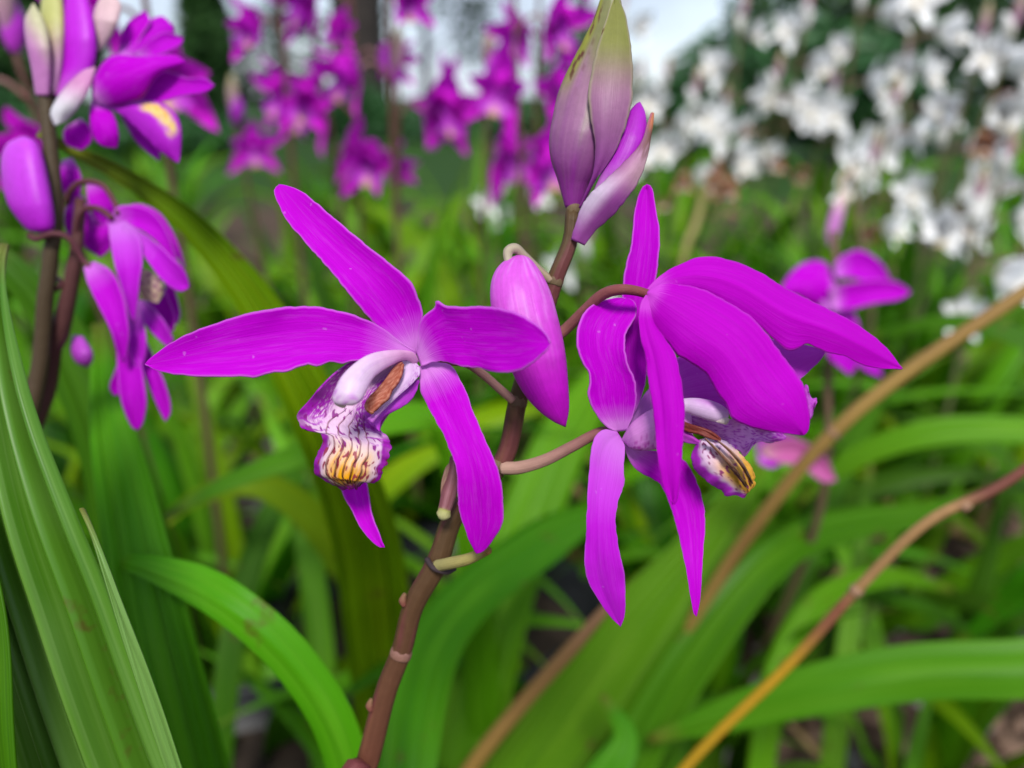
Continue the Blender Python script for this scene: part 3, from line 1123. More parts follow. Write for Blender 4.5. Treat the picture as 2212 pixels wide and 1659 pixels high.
lip_sheet(f1, Z3,
          [(820, 290), (640, 285), (500, 308), (410, 360), (330, 430), (270, 495), (215, 560), (160, 620), (122, 668), (135, 715), (165, 765), (215, 775), (272, 785), (302, 840), (292, 890), (255, 960), (243, 1010), (248, 1070), (300, 1105), (350, 1140), (415, 1160), (440, 1172)],
          [(900, 320), (845, 330), (838, 380), (800, 440), (760, 500), (720, 555), (680, 600), (650, 650), (640, 690), (660, 735), (690, 775), (720, 803), (745, 815), (755, 850), (768, 893), (752, 950), (738, 1000), (705, 1045), (702, 1085), (655, 1135), (610, 1108), (540, 1165)],
          [4, 6, 5, 3, 1.5, 0, -2, -4, -5, -4.5, -2.5], [3, 2, 0, -2, -3, -1, 0, -1, -1.5, -1, 0], [3, 3, 2, 1, 0, 0, -1, -2, -2.5, -1.5, 0],
          ridges=([.10, -.35, -.70, -.66, -.60], [.28, -.08, -.42, -.38, -.30], [.44, .16, -.16, -.14, -.05], [.58, .36, .12, .10, .16], [.70, .52, .36, .38, .44]))


def lobe_col(u, v):
    c = (.62, .42, .66)
    nz = pnoise(u * 30, v * 22, 3) + .5 * pnoise(u * 60, v * 40, 9)
    c = vmix(c, PURP, smooth(.0, .5, nz) * smooth(.45, .95, v) * .9)
    c = vmix(c, (.50, .10, .56), smooth(.7, 1, u))
    return c


sheet('lip_lobe', f1, Z3, [(870, 285), (850, 320), (845, 380), (812, 450), (770, 505), (750, 560), (690, 610), (645, 665), (605, 700)],
      [(930, 300), (964, 350), (962, 395), (900, 465), (830, 525), (770, 580), (720, 630), (690, 660), (640, 725)], [-.5, -1.5, -2.5, -3.5, -4.5, -5], M['lip'], cup=.25, nu=60, nv=25, colfn=lobe_col)
sheet('lip_lobe', f1, Z3, [(955, 425), (890, 470), (800, 545), (720, 620), (640, 690), (606, 690), (615, 720), (660, 750)],
      [(958, 440), (945, 500), (900, 570), (840, 615), (760, 655), (712, 690), (694, 730), (690, 788)], [-.5, -.5, -1.5, -2.5, -3, -3], M['lip'], cup=.3, nu=50, nv=17,
      colfn=lambda u, v: vmix((.40, .02, .50), (.46, .05, .55), .5 + pnoise(u * 9, v * 20, 2)))


def rust_col(u, v):
    n = pnoise(u * 22 + v * 9, v * 6 - u * 4, 3)
    w = abs(math.sin((u * 24 + v * 7))) * .5 + n
    return vmix((.30, .065, .032), (.52, .20, .13), w)


sheet('lip_rolled_edge', f1, Z3, [(836, 304), (790, 340), (745, 400), (685, 485), (620, 550), (592, 600), (600, 638), (640, 657)],
      [(848, 318), (842, 385), (812, 450), (772, 500), (752, 552), (705, 592), (668, 630), (640, 657)], [-2.5, -3.4, -4.4, -5.4, -6], M['lip'], cup=-.22, nu=60, nv=21, colfn=rust_col, thick=.0005)


def column_col(u, a):
    c = vmix((.70, .36, .60), (.70, .52, .70), smooth(.1, .6, u))
    c = vmix(c, (.48, .14, .55), .8 * smooth(.05, .4, pnoise(u * 13, a * 2.1, 6)) * smooth(.74, .84, u))
    c = vmix(c, (.60, .34, .64), .5 * smooth(.0, .5, pnoise(u * 3, a * 3, 16)))
    return c


solid('column', f1, Z3, [(960, 300), (930, 245), (860, 225), (740, 226), (620, 252), (520, 312), (430, 400), (382, 490), (364, 550), (375, 585), (400, 600)],
      [(930, 330), (890, 300), (850, 295), (790, 320), (720, 360), (655, 410), (617, 470), (590, 525), (562, 572), (510, 604), (440, 604)],
      [0, -3, -5.5, -8, -10, -11, -11], M['column'], flat=.6, nu=50, na=32, colfn=column_col)
solid('anther_cap', f1, Z3, [(370, 575), (385, 600), (410, 615), (430, 622)], [(455, 598), (460, 610), (450, 620), (438, 624)], [-9.6, -9.2, -8.8], M['column'], flat=.6, nu=14, na=16,
      colfn=lambda u, a: (.62, .56, .50))

# --- lower right flower
f3 = empty('flower', hero)
sheet('sepal', f3, Z2, [(655, 1340), (668, 1150), (672, 950), (672, 800), (680, 640), (690, 560), (720, 450), (730, 330), (747, 230), (772, 170), (795, 155)],
      [(700, 1340), (780, 1150), (800, 1000), (815, 800), (836, 630), (846, 560), (856, 450), (856, 370), (840, 280), (828, 200), (815, 165), (795, 155)],
      [3, 4, 4.5, 4, 3.5, 5], PM, cup=-.16, nu=64, nv=19, seed=6)
sheet('petal', f3, Z2, [(640, 1350), (590, 1320), (540, 1250), (510, 1180), (518, 1120), (514, 1060), (480, 1010), (456, 930), (461, 850), (482, 790), (530, 740), (585, 716), (650, 703), (700, 706)],
      [(700, 1345), (725, 1280), (745, 1200), (735, 1100), (700, 1020), (690, 950), (692, 885), (718, 835), (742, 790), (746, 760), (744, 745), (738, 728), (722, 714), (700, 706)],
      [2, .5, -.5, -.5, 1, 4], PM, cup=-.2, nu=56, nv=21, seed=7)
sheet('petal', f3, Z2, [(690, 1320), (760, 1210), (850, 1080), (950, 990), (1100, 930), (1250, 900), (1400, 905), (1550, 930), (1660, 960)],
      [(720, 1350), (860, 1270), (970, 1230), (1190, 1250), (1320, 1220), (1450, 1160), (1550, 1085), (1630, 1010), (1660, 960)],
      [3, 5, 6, 7, 7, 8], M['petal_violet'], cup=.12, tilt=-.35, nu=56, nv=21, seed=8)
sheet('sepal', f3, Z5, [(170, 595), (110, 585), (60, 620), (32, 720), (20, 900), (10, 1100), (5, 1300), (30, 1400), (90, 1500), (140, 1565), (190, 1613)],
      [(205, 650), (215, 690), (205, 800), (212, 860), (188, 930), (164, 1030), (165, 1100), (185, 1220), (210, 1340), (216, 1450), (211, 1560), (190, 1613)],
      [2, 0, -2.5, -2.5, -.5, 2], M['petal_pale'], cup=.10, fold=-.35, fv=.3, nu=60, nv=21, ruffle=.2, seed=9)
sheet('sepal', f3, Z5, [(205, 665), (218, 700), (240, 755), (290, 810), (390, 865), (440, 960), (470, 1050), (500, 1170), (530, 1310), (550, 1430), (570, 1540), (585, 1560)],
      [(225, 650), (300, 690), (400, 700), (510, 740), (560, 800), (600, 890), (625, 980), (632, 1080), (625, 1200), (615, 1330), (605, 1470), (585, 1560)],
      [3, 4, 5, 4.5, 3, 3], PM, cup=.1, fold=-.25, fv=.5, nu=60, nv=19, seed=10)
# chin of the lip, column, lip
solid('lip_lobe', f3, Z5, [(195, 640), (215, 600), (255, 545), (330, 490), (400, 465), (480, 470), (560, 500)],
      [(210, 655), (245, 685), (300, 696), (370, 690), (440, 680), (510, 660), (570, 630)], [2, 0, -1, -1, 1, 2], M['lip'], flat=.55, nu=40, na=28,
      colfn=lambda u, a: vmix((.60, .22, .60), (.40, .03, .36), smooth(.1, .5, pnoise(u * 22, a * 5, 3) + .25 * math.cos(a + .3)) * smooth(-.2, .5, math.cos(a))))
solid('column', f3, Z5, [(360, 470), (440, 440), (515, 424), (580, 420), (650, 430), (710, 452), (748, 480), (757, 500)],
      [(380, 520), (440, 510), (525, 497), (580, 515), (640, 535), (690, 547), (735, 545), (755, 520)], [1, -.5, -1.5, -2.5, -3], M['column'], flat=.8, nu=40, na=26,
      colfn=lambda u, a: vmix((.66, .46, .70), (.44, .06, .50), smooth(.35, .8, u) * smooth(.1, .9, .6 - .6 * math.cos(a - .6)) * .8))
solid('anther_cap', f3, Z5, [(690, 540), (720, 528), (745, 520), (758, 528)], [(688, 546), (720, 556), (745, 558), (758, 540)], [-3.2, -3.6, -3.4], M['column'], flat=.8, nu=14, na=14,
      colfn=lambda u, a: (.60, .50, .48))


def throat_col(u, v):
    c = (.56, .20, .58)
    return vmix(c, PURP, smooth(.05, .4, pnoise(u * 24, v * 40, 5) + .4 * smooth(.6, 1, u)))


sheet('lip_lobe', f3, Z5, [(500, 505), (560, 510), (640, 535), (720, 552), (790, 520), (840, 500), (900, 560), (1000, 590), (1055, 625)],
      [(520, 560), (600, 590), (690, 650), (760, 680), (815, 700), (838, 728), (900, 650), (970, 655), (1052, 632)], [2, 1.5, 1, 1, 2, 3, 4], M['lip'], cup=-.1, ruffle=.8, nu=70, nv=31, colfn=throat_col)
sheet('lip_lobe', f3, Z5, [(760, 470), (860, 430), (1000, 400), (1130, 370), (1165, 350), (1180, 425), (1215, 422)],
      [(800, 560), (900, 600), (1030, 610), (1120, 560), (1185, 525), (1195, 490), (1214, 440)], [4, 4.5, 5, 5, 6], M['lip'], cup=.1, ruffle=1., nu=50, nv=19,
      colfn=lambda u, v: vmix((.42, .02, .48), (.50, .10, .56), .5 + pnoise(u * 30, v * 12, 2)))
sheet('lip_lobe', f3, Z5, [(500, 570), (540, 590), (590, 640), (640, 655), (690, 645)],
      [(500, 640), (540, 655), (600, 662), (640, 664), (700, 650)], [0, -.5, -1, -1.5, -1.5], M['lip'], cup=.2, nu=24, nv=11, colfn=lambda u, v: vmix((.36, .02, .36), (.44, .05, .5), v))
sheet('lip_rolled_edge', f3, Z5, [(490, 535), (530, 548), (600, 572), (660, 595), (705, 628), (714, 640)],
      [(490, 570), (540, 596), (590, 605), (630, 622), (680, 640), (712, 642)], [0, -1, -2, -2.5, -2.2], M['lip'], cup=-.2, nu=30, nv=13, thick=.0004,
      colfn=lambda u, v: vmix((.13, .010, .012), (.22, .05, .03), .5 + pnoise(u * 20, v * 9)))


def lip3_col(u, v):
    """front lobe of the side-on lip: purple outer margin at v 0, yellow centre, dark ridge side at v 1"""
    c = vmix((.64, .46, .64), (.62, .32, .03), smooth(.2, .6, u) * smooth(.2, .5, v))
    mgn = v + .10 * pnoise(u * 14, v * 6, 4)
    c = vmix((.38, .02, .46), c, smooth(.16, .34, mgn))
    a = pnoise(u * 15, v * 13, 8)
    c = vmix(c, (.22, .02, .12), smooth(.14, .24, a) * smooth(.2, .35, v) * (1 - smooth(.75, .85, v)) * .95)
    b = pnoise(u * 8, v * 16, 18)
    c = vmix(c, (.08, .02, .008), smooth(.0, .35, b) * smooth(.45, .8, u) * smooth(.4, .6, v))
    c = vmix(c, (.10, .03, .012), smooth(.90, 1.0, u + .06 * b))
    return c


sheet('lip', f3, Z5, [(600, 640), (575, 690), (562, 735), (580, 790), (612, 825), (650, 862), (690, 885), (730, 912), (742, 932), (790, 925), (832, 940), (850, 915)],
      [(640, 630), (690, 635), (740, 650), (790, 690), (830, 730), (865, 770), (880, 800), (892, 830), (884, 850), (893, 870), (870, 900), (850, 915)],
      [-1, -2.5, -3.5, -4, -3, -2], M['lip'], cup=.35, nu=80, nv=56, ruffle=.35, colfn=lip3_col)
for k, (pts) in enumerate(([(632, 632), (700, 700), (760, 770), (810, 830), (845, 885)], [(700, 645), (760, 695), (815, 755), (855, 820), (880, 870)], [(665, 660), (735, 735), (790, 800), (830, 860)])):
    n = 30
    p = crom([Z5(q) for q in pts], n)
    vs, cs = [], []
    for i in range(n):
        u = i / (n - 1)
        for j in range(5):
            s = j / 4
            wd = 3 + 4 * math.sin(u * 3)
            vs.append(P(p[i][0] + (s - .5) * wd, p[i][1] - (s - .5) * wd * .8, D + .001 * (-3.2 - 1.6 * math.sin(u * 2.2) - (1.2 + .3 * math.sin(u * 30 + k)) * math.sin(s * math.pi))))
            cs.append(vmix(vmix((.70, .50, .40), (.16, .05, .02), smooth(.3, .9, math.sin(s * math.pi))), (.05, .018, .010), smooth(.3, .8, u)))
    link('lip_ridge', mesh_grid('lip_ridge', vs, n, 5, M['lip'], cols=np.array(cs)), f3)

# --- upper right flower, seen from behind
f2 = empty('flower', hero)
sheet('sepal', f2, Z2, [(796, 680), (800, 655), (870, 590), (950, 545), (1040, 513), (1130, 509), (1220, 530), (1330, 575), (1450, 650), (1600, 725), (1750, 800), (1850, 862), (1950, 945), (2030, 1045)],
      [(797, 690), (870, 645), (960, 648), (1060, 672), (1170, 725), (1260, 775), (1330, 830), (1400, 895), (1470, 955), (1530, 945), (1570, 922), (1650, 962), (1750, 985), (1830, 1025), (1920, 1046), (2030, 1048)],
      [-3, -3, -2, -1, 1, 4], M['petal_back'], fold=.55, fv=.45, tilt=-.20, cup=.05, nu=70, nv=25, ruffle=.12, seed=11)
sheet('petal', f2, Z2, [(792, 690), (795, 760), (808, 810), (850, 870), (895, 920), (950, 985), (1030, 1030), (1090, 1080), (1130, 1150), (1180, 1222), (1210, 1290), (1290, 1325), (1400, 1350), (1500, 1363), (1555, 1366)],
      [(800, 672), (870, 636), (960, 640), (1060, 664), (1170, 716), (1290, 790), (1370, 872), (1440, 970), (1510, 1062), (1553, 1130), (1574, 1230), (1581, 1290), (1574, 1345), (1555, 1366)],
      [-3.5, -5, -7, -8, -8.5, -7], M['petal_back'], cup=.14, nu=70, nv=25, ruffle=.2, seed=12)
sheet('sepal', f2, Z2, [(790, 690), (764, 735), (755, 830), (770, 920), (790, 1000), (800, 1100), (825, 1230), (840, 1400), (860, 1560), (885, 1640), (924, 1704)],
      [(800, 695), (810, 750), (830, 830), (880, 900), (926, 970), (945, 1030), (966, 1150), (976, 1280), (968, 1400), (956, 1560), (942, 1670), (924, 1704)],
      [-3.5, -6, -8, -9.5, -10, -9], M['petal_back'], cup=.22, fold=-.4, fv=.3, nu=64, nv=19, ruffle=.12, seed=13)


# --- hanging bud
def bud_col(u, a):
    c = vmix((.53, .07, .52), (.47, .003, .48), smooth(.15, .8, u))
    st = pnoise(u * 5, a * 9, 3)
    c = vmix(c, (.62, .24, .66), .5 * smooth(.0, .5, st) * (1 - smooth(.3, .7, u)))
    return vmix(c, (.22, .0, .20), smooth(.97, 1, u))


solid('bud', hero, Z2, [(165, 497), (110, 520), (62, 570), (38, 640), (38, 740), (66, 860), (140, 1060), (200, 1170), (270, 1250), (340, 1302), (398, 1329)],
      [(195, 497), (228, 512), (260, 550), (295, 605), (332, 690), (362, 800), (386, 900), (402, 1000), (413, 1120), (418, 1240), (403, 1329)],
      [4, 2.5, 1.5, 1, 2, 4], M['bud'], flat=.8, nu=60, na=60, colfn=bud_col, lobes=3, lamp=.07, phase=.75)
pix_tube('pedicel', hero, Z1, [(2050, 560, 6.5), (1985, 500, 6), (1920, 440, 5), (1880, 405, 4), (1845, 420, 3.5), (1845, 470, 3)], [18, 18, 20, 22, 22, 16], M['stem'], n=50, ribs=7, ramp=.10,
         colfn=stem_col((.30, .22, .15), (.38, .32, .24)))


# --- top bracts and second bud
def bract_col(u, a):
    s = math.cos(a)
    c = vmix((.21, .024, .22), (.27, .125, .215), smooth(.0, .55, u) + .3 * pnoise(u * 3, a * 5, 2))
    c = vmix(c, (.165, .165, .06), smooth(.45, .78, u + .12 * pnoise(u * 3, a * 2, 5)))
    c = vmix(c, (.21, .21, .02), smooth(.42, .62, u) * smooth(.55, .9, -s))
    c = vmix(c, (.21, .21, .02), smooth(.72, .88, u) * smooth(.3, .8, s))
    # the pale seam where the bracts overlap
    c = vmix(c, (.38, .40, .24), .7 * max(0, 1 - abs(s + .05 - (u - .4) * .5) / .14) * smooth(.2, .5, u))
    c = vmix(c, (.09, .025, .008), smooth(.16, .26, pnoise(u * 19, a * 3.6, 61)) * smooth(.42, .6, u) * smooth(.40, .75, abs(s)))
    return c


solid('bract', hero, Z9, [(432, 1085), (392, 940), (357, 830), (350, 720), (370, 600), (392, 500), (430, 400), (480, 300), (530, 200), (575, 110), (610, 10), (640, -90), (652, -120)],
      [(516, 1085), (560, 970), (602, 915), (680, 800), (742, 650), (768, 540), (775, 430), (770, 280), (756, 180), (736, 80), (722, 0), (690, -80), (656, -120)],
      [7, 6, 5.5, 6, 7, 8, 10], M['bud'], flat=.75, nu=70, na=64, colfn=bract_col, lobes=3, lamp=.05, phase=-.4)
sheet('bract', hero, Z9, [(505, 1086), (560, 965), (585, 890), (592, 760), (565, 600), (555, 470), (580, 330), (620, 190), (660, 60), (690, -20)],
      [(518, 1086), (566, 972), (610, 912), (686, 800), (748, 650), (774, 540), (782, 430), (777, 280), (757, 150), (738, 60), (694, -22)],
      [5, 2.0, .4, -.4, .2, 1.8, 4.5], M['bud'], cup=.16, nu=60, nv=25, thick=.0004,
      colfn=lambda u, v: vmix(vmix(vmix((.20, .026, .21), (.28, .12, .22), smooth(.1, .6, u)), (.175, .18, .035), smooth(.50, .80, u)),
                              vmix((.10, .03, .01), (.30, .25, .17), .0 if pnoise(u * 20, v * 4, 7) > .3 and u > .75 else 1.), max(smooth(.93, 1, v), 1 - smooth(.0, .10, v)) * smooth(.2, .5, u)))
solid('bud', hero, Z9, [(490, 1250), (520, 1140), (580, 1000), (640, 860), (700, 730), (755, 605), (797, 548), (820, 532)],
      [(510, 1265), (600, 1150), (700, 1030), (780, 900), (840, 790), (860, 690), (852, 590), (824, 532)], [7, 4, 2.5, 2.5, 4], M['bud'], flat=.7, nu=44, na=32, lobes=3, lamp=.06,
      colfn=lambda u, a: vmix((.50, .20, .52), (.34, .008, .42), smooth(.3, .6, u)))
sheet('bract', hero, Z9, [(466, 1250), (490, 1170), (520, 1085), (560, 1020), (600, 985), (650, 940), (730, 860), (800, 790), (840, 730), (862, 640), (884, 590)],
      [(530, 1280), (580, 1212), (640, 1155), (690, 1110), (760, 1022), (800, 965), (835, 890), (862, 800), (875, 720), (888, 640), (890, 592)],
      [5, 2.5, .2, -.2, .8, 3.0], M['bud'], cup=.28, nu=64, nv=25, thick=.0004,
      colfn=lambda u, v: vmix(vmix(vmix((.32, .07, .32), (.54, .42, .55), smooth(.02, .3, u) * (1 - smooth(.2, .7, v))), vmix((.32, .11, .27), (.44, .26, .31), v), smooth(.35, .6, u)),
                              vmix((.10, .03, .012), (.42, .12, .02), smooth(.85, .95, u)), smooth(.66, .80, u + .08 * pnoise(u * 12, v * 6, 3)) * (.4 + .6 * v)))

# leaves of the sharp plant
pix_leaf('leaf', hero, [(830, 2300, .20), (800, 1980, .185), (745, 1640, .17), (640, 1440, .165), (480, 1295, .165), (330, 1228, .175), (215, 1205, .185)], [50, 80, 88, 98, 96, 80, 10], M['leaf_bright'], face=(-.1, -.75, .7), cup=-.10, folds=2, amp=.0008)
pix_leaf('leaf', hero, [(840, 2200, .22), (870, 1700, .24), (925, 1420, .27), (1040, 1270, .30), (1210, 1150, .34), (1330, 1090, .37)], [70, 130, 130, 110, 100, 20], M['leaf'], face=(.2, -.5, .8))


# ================================================================== foreground leaves, left edge
p_left = thing('orchid_plant', 'large pleated green orchid leaves standing at the left edge, nearest the camera', 'orchid')
pix_leaf('leaf', p_left, [(420, 2500, .150), (300, 2050, .140), (150, 1660, .131), (50, 1360, .127), (-25, 1100, .127), (-58, 820, .131), (-38, 640, .138), (6, 528, .146)], [300, 380, 470, 450, 400, 350, 210, 10],
         M['leaf_near'], face=(-.15, -.85, .5), folds=6, amp=.0062, cup=-.10, nu=70, nv=73)
pix_leaf('leaf', p_left, [(620, 2500, .137), (500, 2000, .131), (378, 1660, .126), (290, 1400, .124), (215, 1190, .124), (176, 1100, .126)], [60, 66, 52, 44, 34, 6],
         M['leaf_strip'], face=(-.1, -1, .25), folds=1, amp=.0003, cup=.05)
pix_leaf('leaf', p_left, [(560, 2500, .19), (480, 2000, .182), (400, 1660, .178), (330, 1350, .178), (280, 1100, .185), (240, 900, .20), (215, 700, .215)], [160, 200, 190, 170, 130, 90, 20],
         M['leaf_bright'], face=(.3, -.85, .4), folds=6, amp=.0022)
pix_leaf('leaf', p_left, [(60, 2500, .125), (20, 2000, .12), (-10, 1660, .118), (-40, 1300, .12), (-60, 1000, .125)], [160, 200, 190, 150, 20], M['leaf'], face=(-.3, -.8, .5), folds=4)

# ================================================================== blurred purple orchid at left
lp = thing('orchid_plant', 'blurred magenta orchid at left with hanging flowers, fat bud and olive leaf', 'orchid')
B4 = .170
lst = [(-.11, .27, 0), (-.105, .225, .16), tuple(P(60, 1500, .19)), tuple(P(92, 740, B4 + .006)), tuple(P(104, 600, B4 + .004)), tuple(P(118, 470, B4 + .003)), tuple(P(112, 350, B4 + .003)), tuple(P(98, 210, B4 + .003)), tuple(P(100, 120, B4 + .003))]
tube('stem', lp, lst, [.0026, .0025, .0022, .0018, .0017, .0016, .0016, .0016, .0012], M['stem'], ns=12, n=120, colfn=stem_col((.07, .032, .024), (.06, .042, .022)))
lst2 = [(-.10, .29, 0), (-.10, .24, .16), tuple(P(70, 1350, .195)), tuple(P(104, 810, B4 + .012)), tuple(P(128, 720, B4 + .010)), tuple(P(148, 640, B4 + .008)), tuple(P(165, 540, B4 + .006)), tuple(P(174, 430, B4 + .006))]
tube('stem', lp, lst2, [.0026, .0025, .0024, .0024, .0022, .0018, .0014, .0011], M['stem'], ns=12, n=120, colfn=stem_col((.085, .040, .028), (.09, .034, .034)))
K4 = dict(base=B4, nu=26, nv=11)
solid('bud', lp, Z4, [(72, 510), (25, 538), (4, 600), (9, 680), (30, 760), (72, 825), (108, 862), (140, 872)], [(95, 508), (138, 530), (165, 590), (186, 680), (200, 760), (206, 830), (195, 862), (150, 873)],
      [0, 0, 0, 1], M['bud'], flat=.85, colfn=lambda u, a: vmix((.48, .05, .60), (.42, .006, .54), u), lobes=3, lamp=.05, base=B4)
bcol = lambda u, a: vmix((.44, .16, .40), (.46, .44, .26), smooth(.3, .9, u + .2 * math.cos(a)))
solid('bract', lp, Z4, [(132, 356), (115, 250), (95, 150), (92, 70), (122, 12)], [(186, 356), (190, 230), (181, 130), (156, 60), (126, 12)], [2, 0, 1], M['bud'], flat=.6, colfn=bcol, base=B4)
solid('bract', lp, Z4, [(160, 360), (160, 200), (150, 60), (160, -50), (175, -70)], [(215, 350), (236, 230), (242, 80), (225, -40), (190, -70)], [4, 3, 5], M['bud'], flat=.7, colfn=lambda u, a: vmix((.44, .20, .38), (.42, .42, .14), smooth(.2, .7, u)), base=B4)
solid('bud', lp, Z4, [(190, 365), (235, 240), (240, 60), (250, -30), (280, -60)], [(320, 345), (358, 220), (355, 110), (330, 0), (300, -60)], [5, 3, 4], M['bud'], flat=.6, colfn=lambda u, a: vmix((.46, .10, .50), (.44, .006, .56), smooth(0, .3, u)), base=B4)
solid('bract', lp, Z4, [(352, 190), (345, 110), (352, 40), (380, -20), (405, -30)], [(372, 195), (420, 130), (448, 60), (450, 10), (412, -30)], [6, 4, 6], M['bud'], flat=.5, colfn=lambda u, a: vmix((.56, .36, .44), (.58, .40, .40), u), base=B4)
sheet('bract', lp, Z4, [(205, 470), (190, 415), (238, 335), (300, 272), (352, 248)], [(245, 455), (292, 400), (332, 335), (350, 280), (356, 250)], [-1, -3, -3, -1], M['bud'], cup=.2, **K4,
      colfn=lambda u, v: vmix((.68, .66, .70), (.50, .20, .40), smooth(.2, .7, u)))
uf = empty('flower', lp)
sheet('petal', uf, Z4, [(345, 365), (345, 310), (380, 240), (430, 206), (520, 212), (640, 205), (696, 226)], [(360, 385), (430, 392), (520, 370), (560, 320), (590, 275), (650, 252), (696, 228)], [0, -4, -6, -6, -4], PM, cup=.25, **K4)
sheet('petal', uf, Z4, [(460, 300), (540, 262), (620, 268), (700, 291), (760, 290), (801, 318)], [(450, 380), (530, 388), (610, 378), (690, 356), (765, 346), (801, 319)], [2, 0, -2, -5], M['petal_soft'], cup=-.15, **K4)
sheet('sepal', uf, Z4, [(345, 370), (335, 420), (342, 490), (372, 540), (432, 552)], [(395, 385), (425, 430), (440, 480), (443, 520), (434, 552)], [2, 0, 0, 2], PM, cup=.2, **K4)
sheet('sepal', uf, Z4, [(430, 205), (480, 150), (540, 90), (600, 60), (640, 90)], [(480, 215), (560, 190), (620, 150), (650, 120), (642, 92)], [8, 10, 12, 14], M['petal_soft'], cup=.2, **K4)
sheet('lip', uf, Z4, [(430, 375), (500, 372), (600, 382), (658, 430), (676, 500), (668, 608)], [(400, 395), (470, 440), (540, 510), (590, 560), (640, 592), (662, 608)], [0, -2, -4, -4, -2], M['lip'], cup=.3, base=B4, nu=36, nv=25,
      colfn=lambda u, v: vmix((.40, .006, .50), vmix((.68, .52, .20), (.72, .40, .05), smooth(-.1, .2, pnoise(u * 30, v * 20, 2))), smooth(.22, .34, u) * (1 - smooth(.66, .76, u)) * smooth(.04, .2, v + .12 * pnoise(u * 14, v * 9, 5)) * (1 - smooth(.28, .52, v + .16 * pnoise(u * 11, v * 7, 9)))))
lf = empty('flower', lp)
sheet('sepal', lf, Z4, [(415, 820), (430, 780), (470, 765), (560, 785), (620, 860), (650, 940), (664, 990)], [(430, 850), (500, 850), (560, 880), (610, 930), (640, 970), (660, 990)], [1, 0, 0, 1], M['petal_soft'], cup=-.2, **K4)
sheet('petal', lf, Z4, [(455, 850), (500, 900), (545, 965), (610, 1050), (670, 1088), (706, 1072)], [(480, 835), (520, 862), (575, 900), (640, 960), (690, 1012), (708, 1068)], [-1, -5, -6, -4], M['petal_pale'], cup=-.2, **K4)
sheet('petal', lf, Z4, [(405, 835), (412, 900), (424, 970), (450, 1060), (480, 1165), (500, 1202)], [(470, 825), (520, 890), (532, 960), (522, 1040), (512, 1140), (502, 1202)], [0, -5, -6, -4], M['petal_pale'], cup=-.25, **K4)
sheet('lip', lf, Z4, [(520, 1000), (515, 1050), (540, 1110), (580, 1130)], [(560, 1010), (600, 1040), (610, 1090), (590, 1130)], [-1, -2, -1], M['lip'], cup=.3, **K4, colfn=lambda u, v: vmix((.58, .42, .30), (.22, .03, .16), smooth(.0, .4, pnoise(u * 9, v * 8, 1))))
lf2 = empty('flower', lp)
sheet('sepal', lf2, Z4, [(312, 1000), (325, 1050), (352, 1110), (410, 1225), (440, 1320), (462, 1352)], [(350, 975), (400, 1000), (440, 1050), (466, 1135), (482, 1250), (466, 1352)], [2, -2, -4, -2], M['petal_soft'], cup=-.25, **K4)
sheet('petal', lf2, Z4, [(430, 1180), (434, 1280), (440, 1390), (452, 1500), (488, 1588), (510, 1606)], [(490, 1180), (512, 1290), (534, 1400), (546, 1500), (534, 1578), (512, 1606)], [4, 2, 1, 3], M['petal_soft'], cup=-.25, **K4)
sheet('petal', lf2, Z4, [(490, 1240), (520, 1340), (555, 1440), (585, 1510), (616, 1572)], [(545, 1270), (590, 1370), (626, 1465), (637, 1535), (618, 1573)], [5, 4, 5], M['petal_soft'], cup=-.25, **K4)
sheet('sepal', lf2, Z4, [(500, 1120), (530, 1190), (575, 1250), (622, 1292)], [(545, 1120), (605, 1190), (646, 1268), (625, 1293)], [5, 3, 4], M['petal_pale'], cup=-.25, **K4)
sheet('sepal', lf2, Z4, [(500, 1150), (480, 1250), (430, 1380), (408, 1440), (420, 1470)], [(540, 1160), (530, 1280), (480, 1400), (445, 1470), (424, 1475)], [8, 8, 9], PM, cup=-.2, **K4)
lf3 = empty('flower', lp)
for a, b in (([(260, 740), (240, 800), (250, 870), (300, 930)], [(300, 720), (330, 780), (340, 860), (310, 930)]), ([(320, 690), (330, 760), (360, 820), (410, 850)], [(350, 680), (410, 730), (430, 790), (415, 850)]),
             ([(330, 800), (310, 860), (320, 920), (370, 960)], [(400, 810), (420, 880), (410, 930), (375, 960)]), ([(230, 600), (225, 660), (240, 720), (275, 760)], [(270, 590), (300, 650), (300, 710), (280, 760)])):
    sheet('petal', lf3, Z4, a, b, [14, 12, 12, 13], M['petal_soft'], cup=-.2, **K4)
solid('bud', lp, Z4, [(270, 1250), (262, 1300), (280, 1350), (320, 1372)], [(310, 1255), (345, 1310), (346, 1350), (325, 1372)], [14, 13, 14], M['bud'], base=B4, colfn=lambda u, a: (.40, .05, .48), nu=18, na=16)
for pts in ([(110, 880, 1), (140, 890, 0), (200, 872, -1), (260, 892, 0), (310, 970, 2), (340, 1000, 2)], [(250, 760, 6), (265, 710, 4), (310, 678, 3), (380, 690, 2), (430, 760, 1), (440, 800, 0)],
            [(285, 900, 6), (290, 830, 4), (320, 780, 2), (370, 780, 1), (420, 815, 0)], [(215, 1040, 8), (225, 1060, 6), (205, 1085, 6)]):
    pix_tube('pedicel', lp, Z4, pts, [13, 13, 12, 12], M['stem'], base=B4, n=40, ns=8, colfn=stem_col((.10, .035, .04), (.11, .035, .045)))
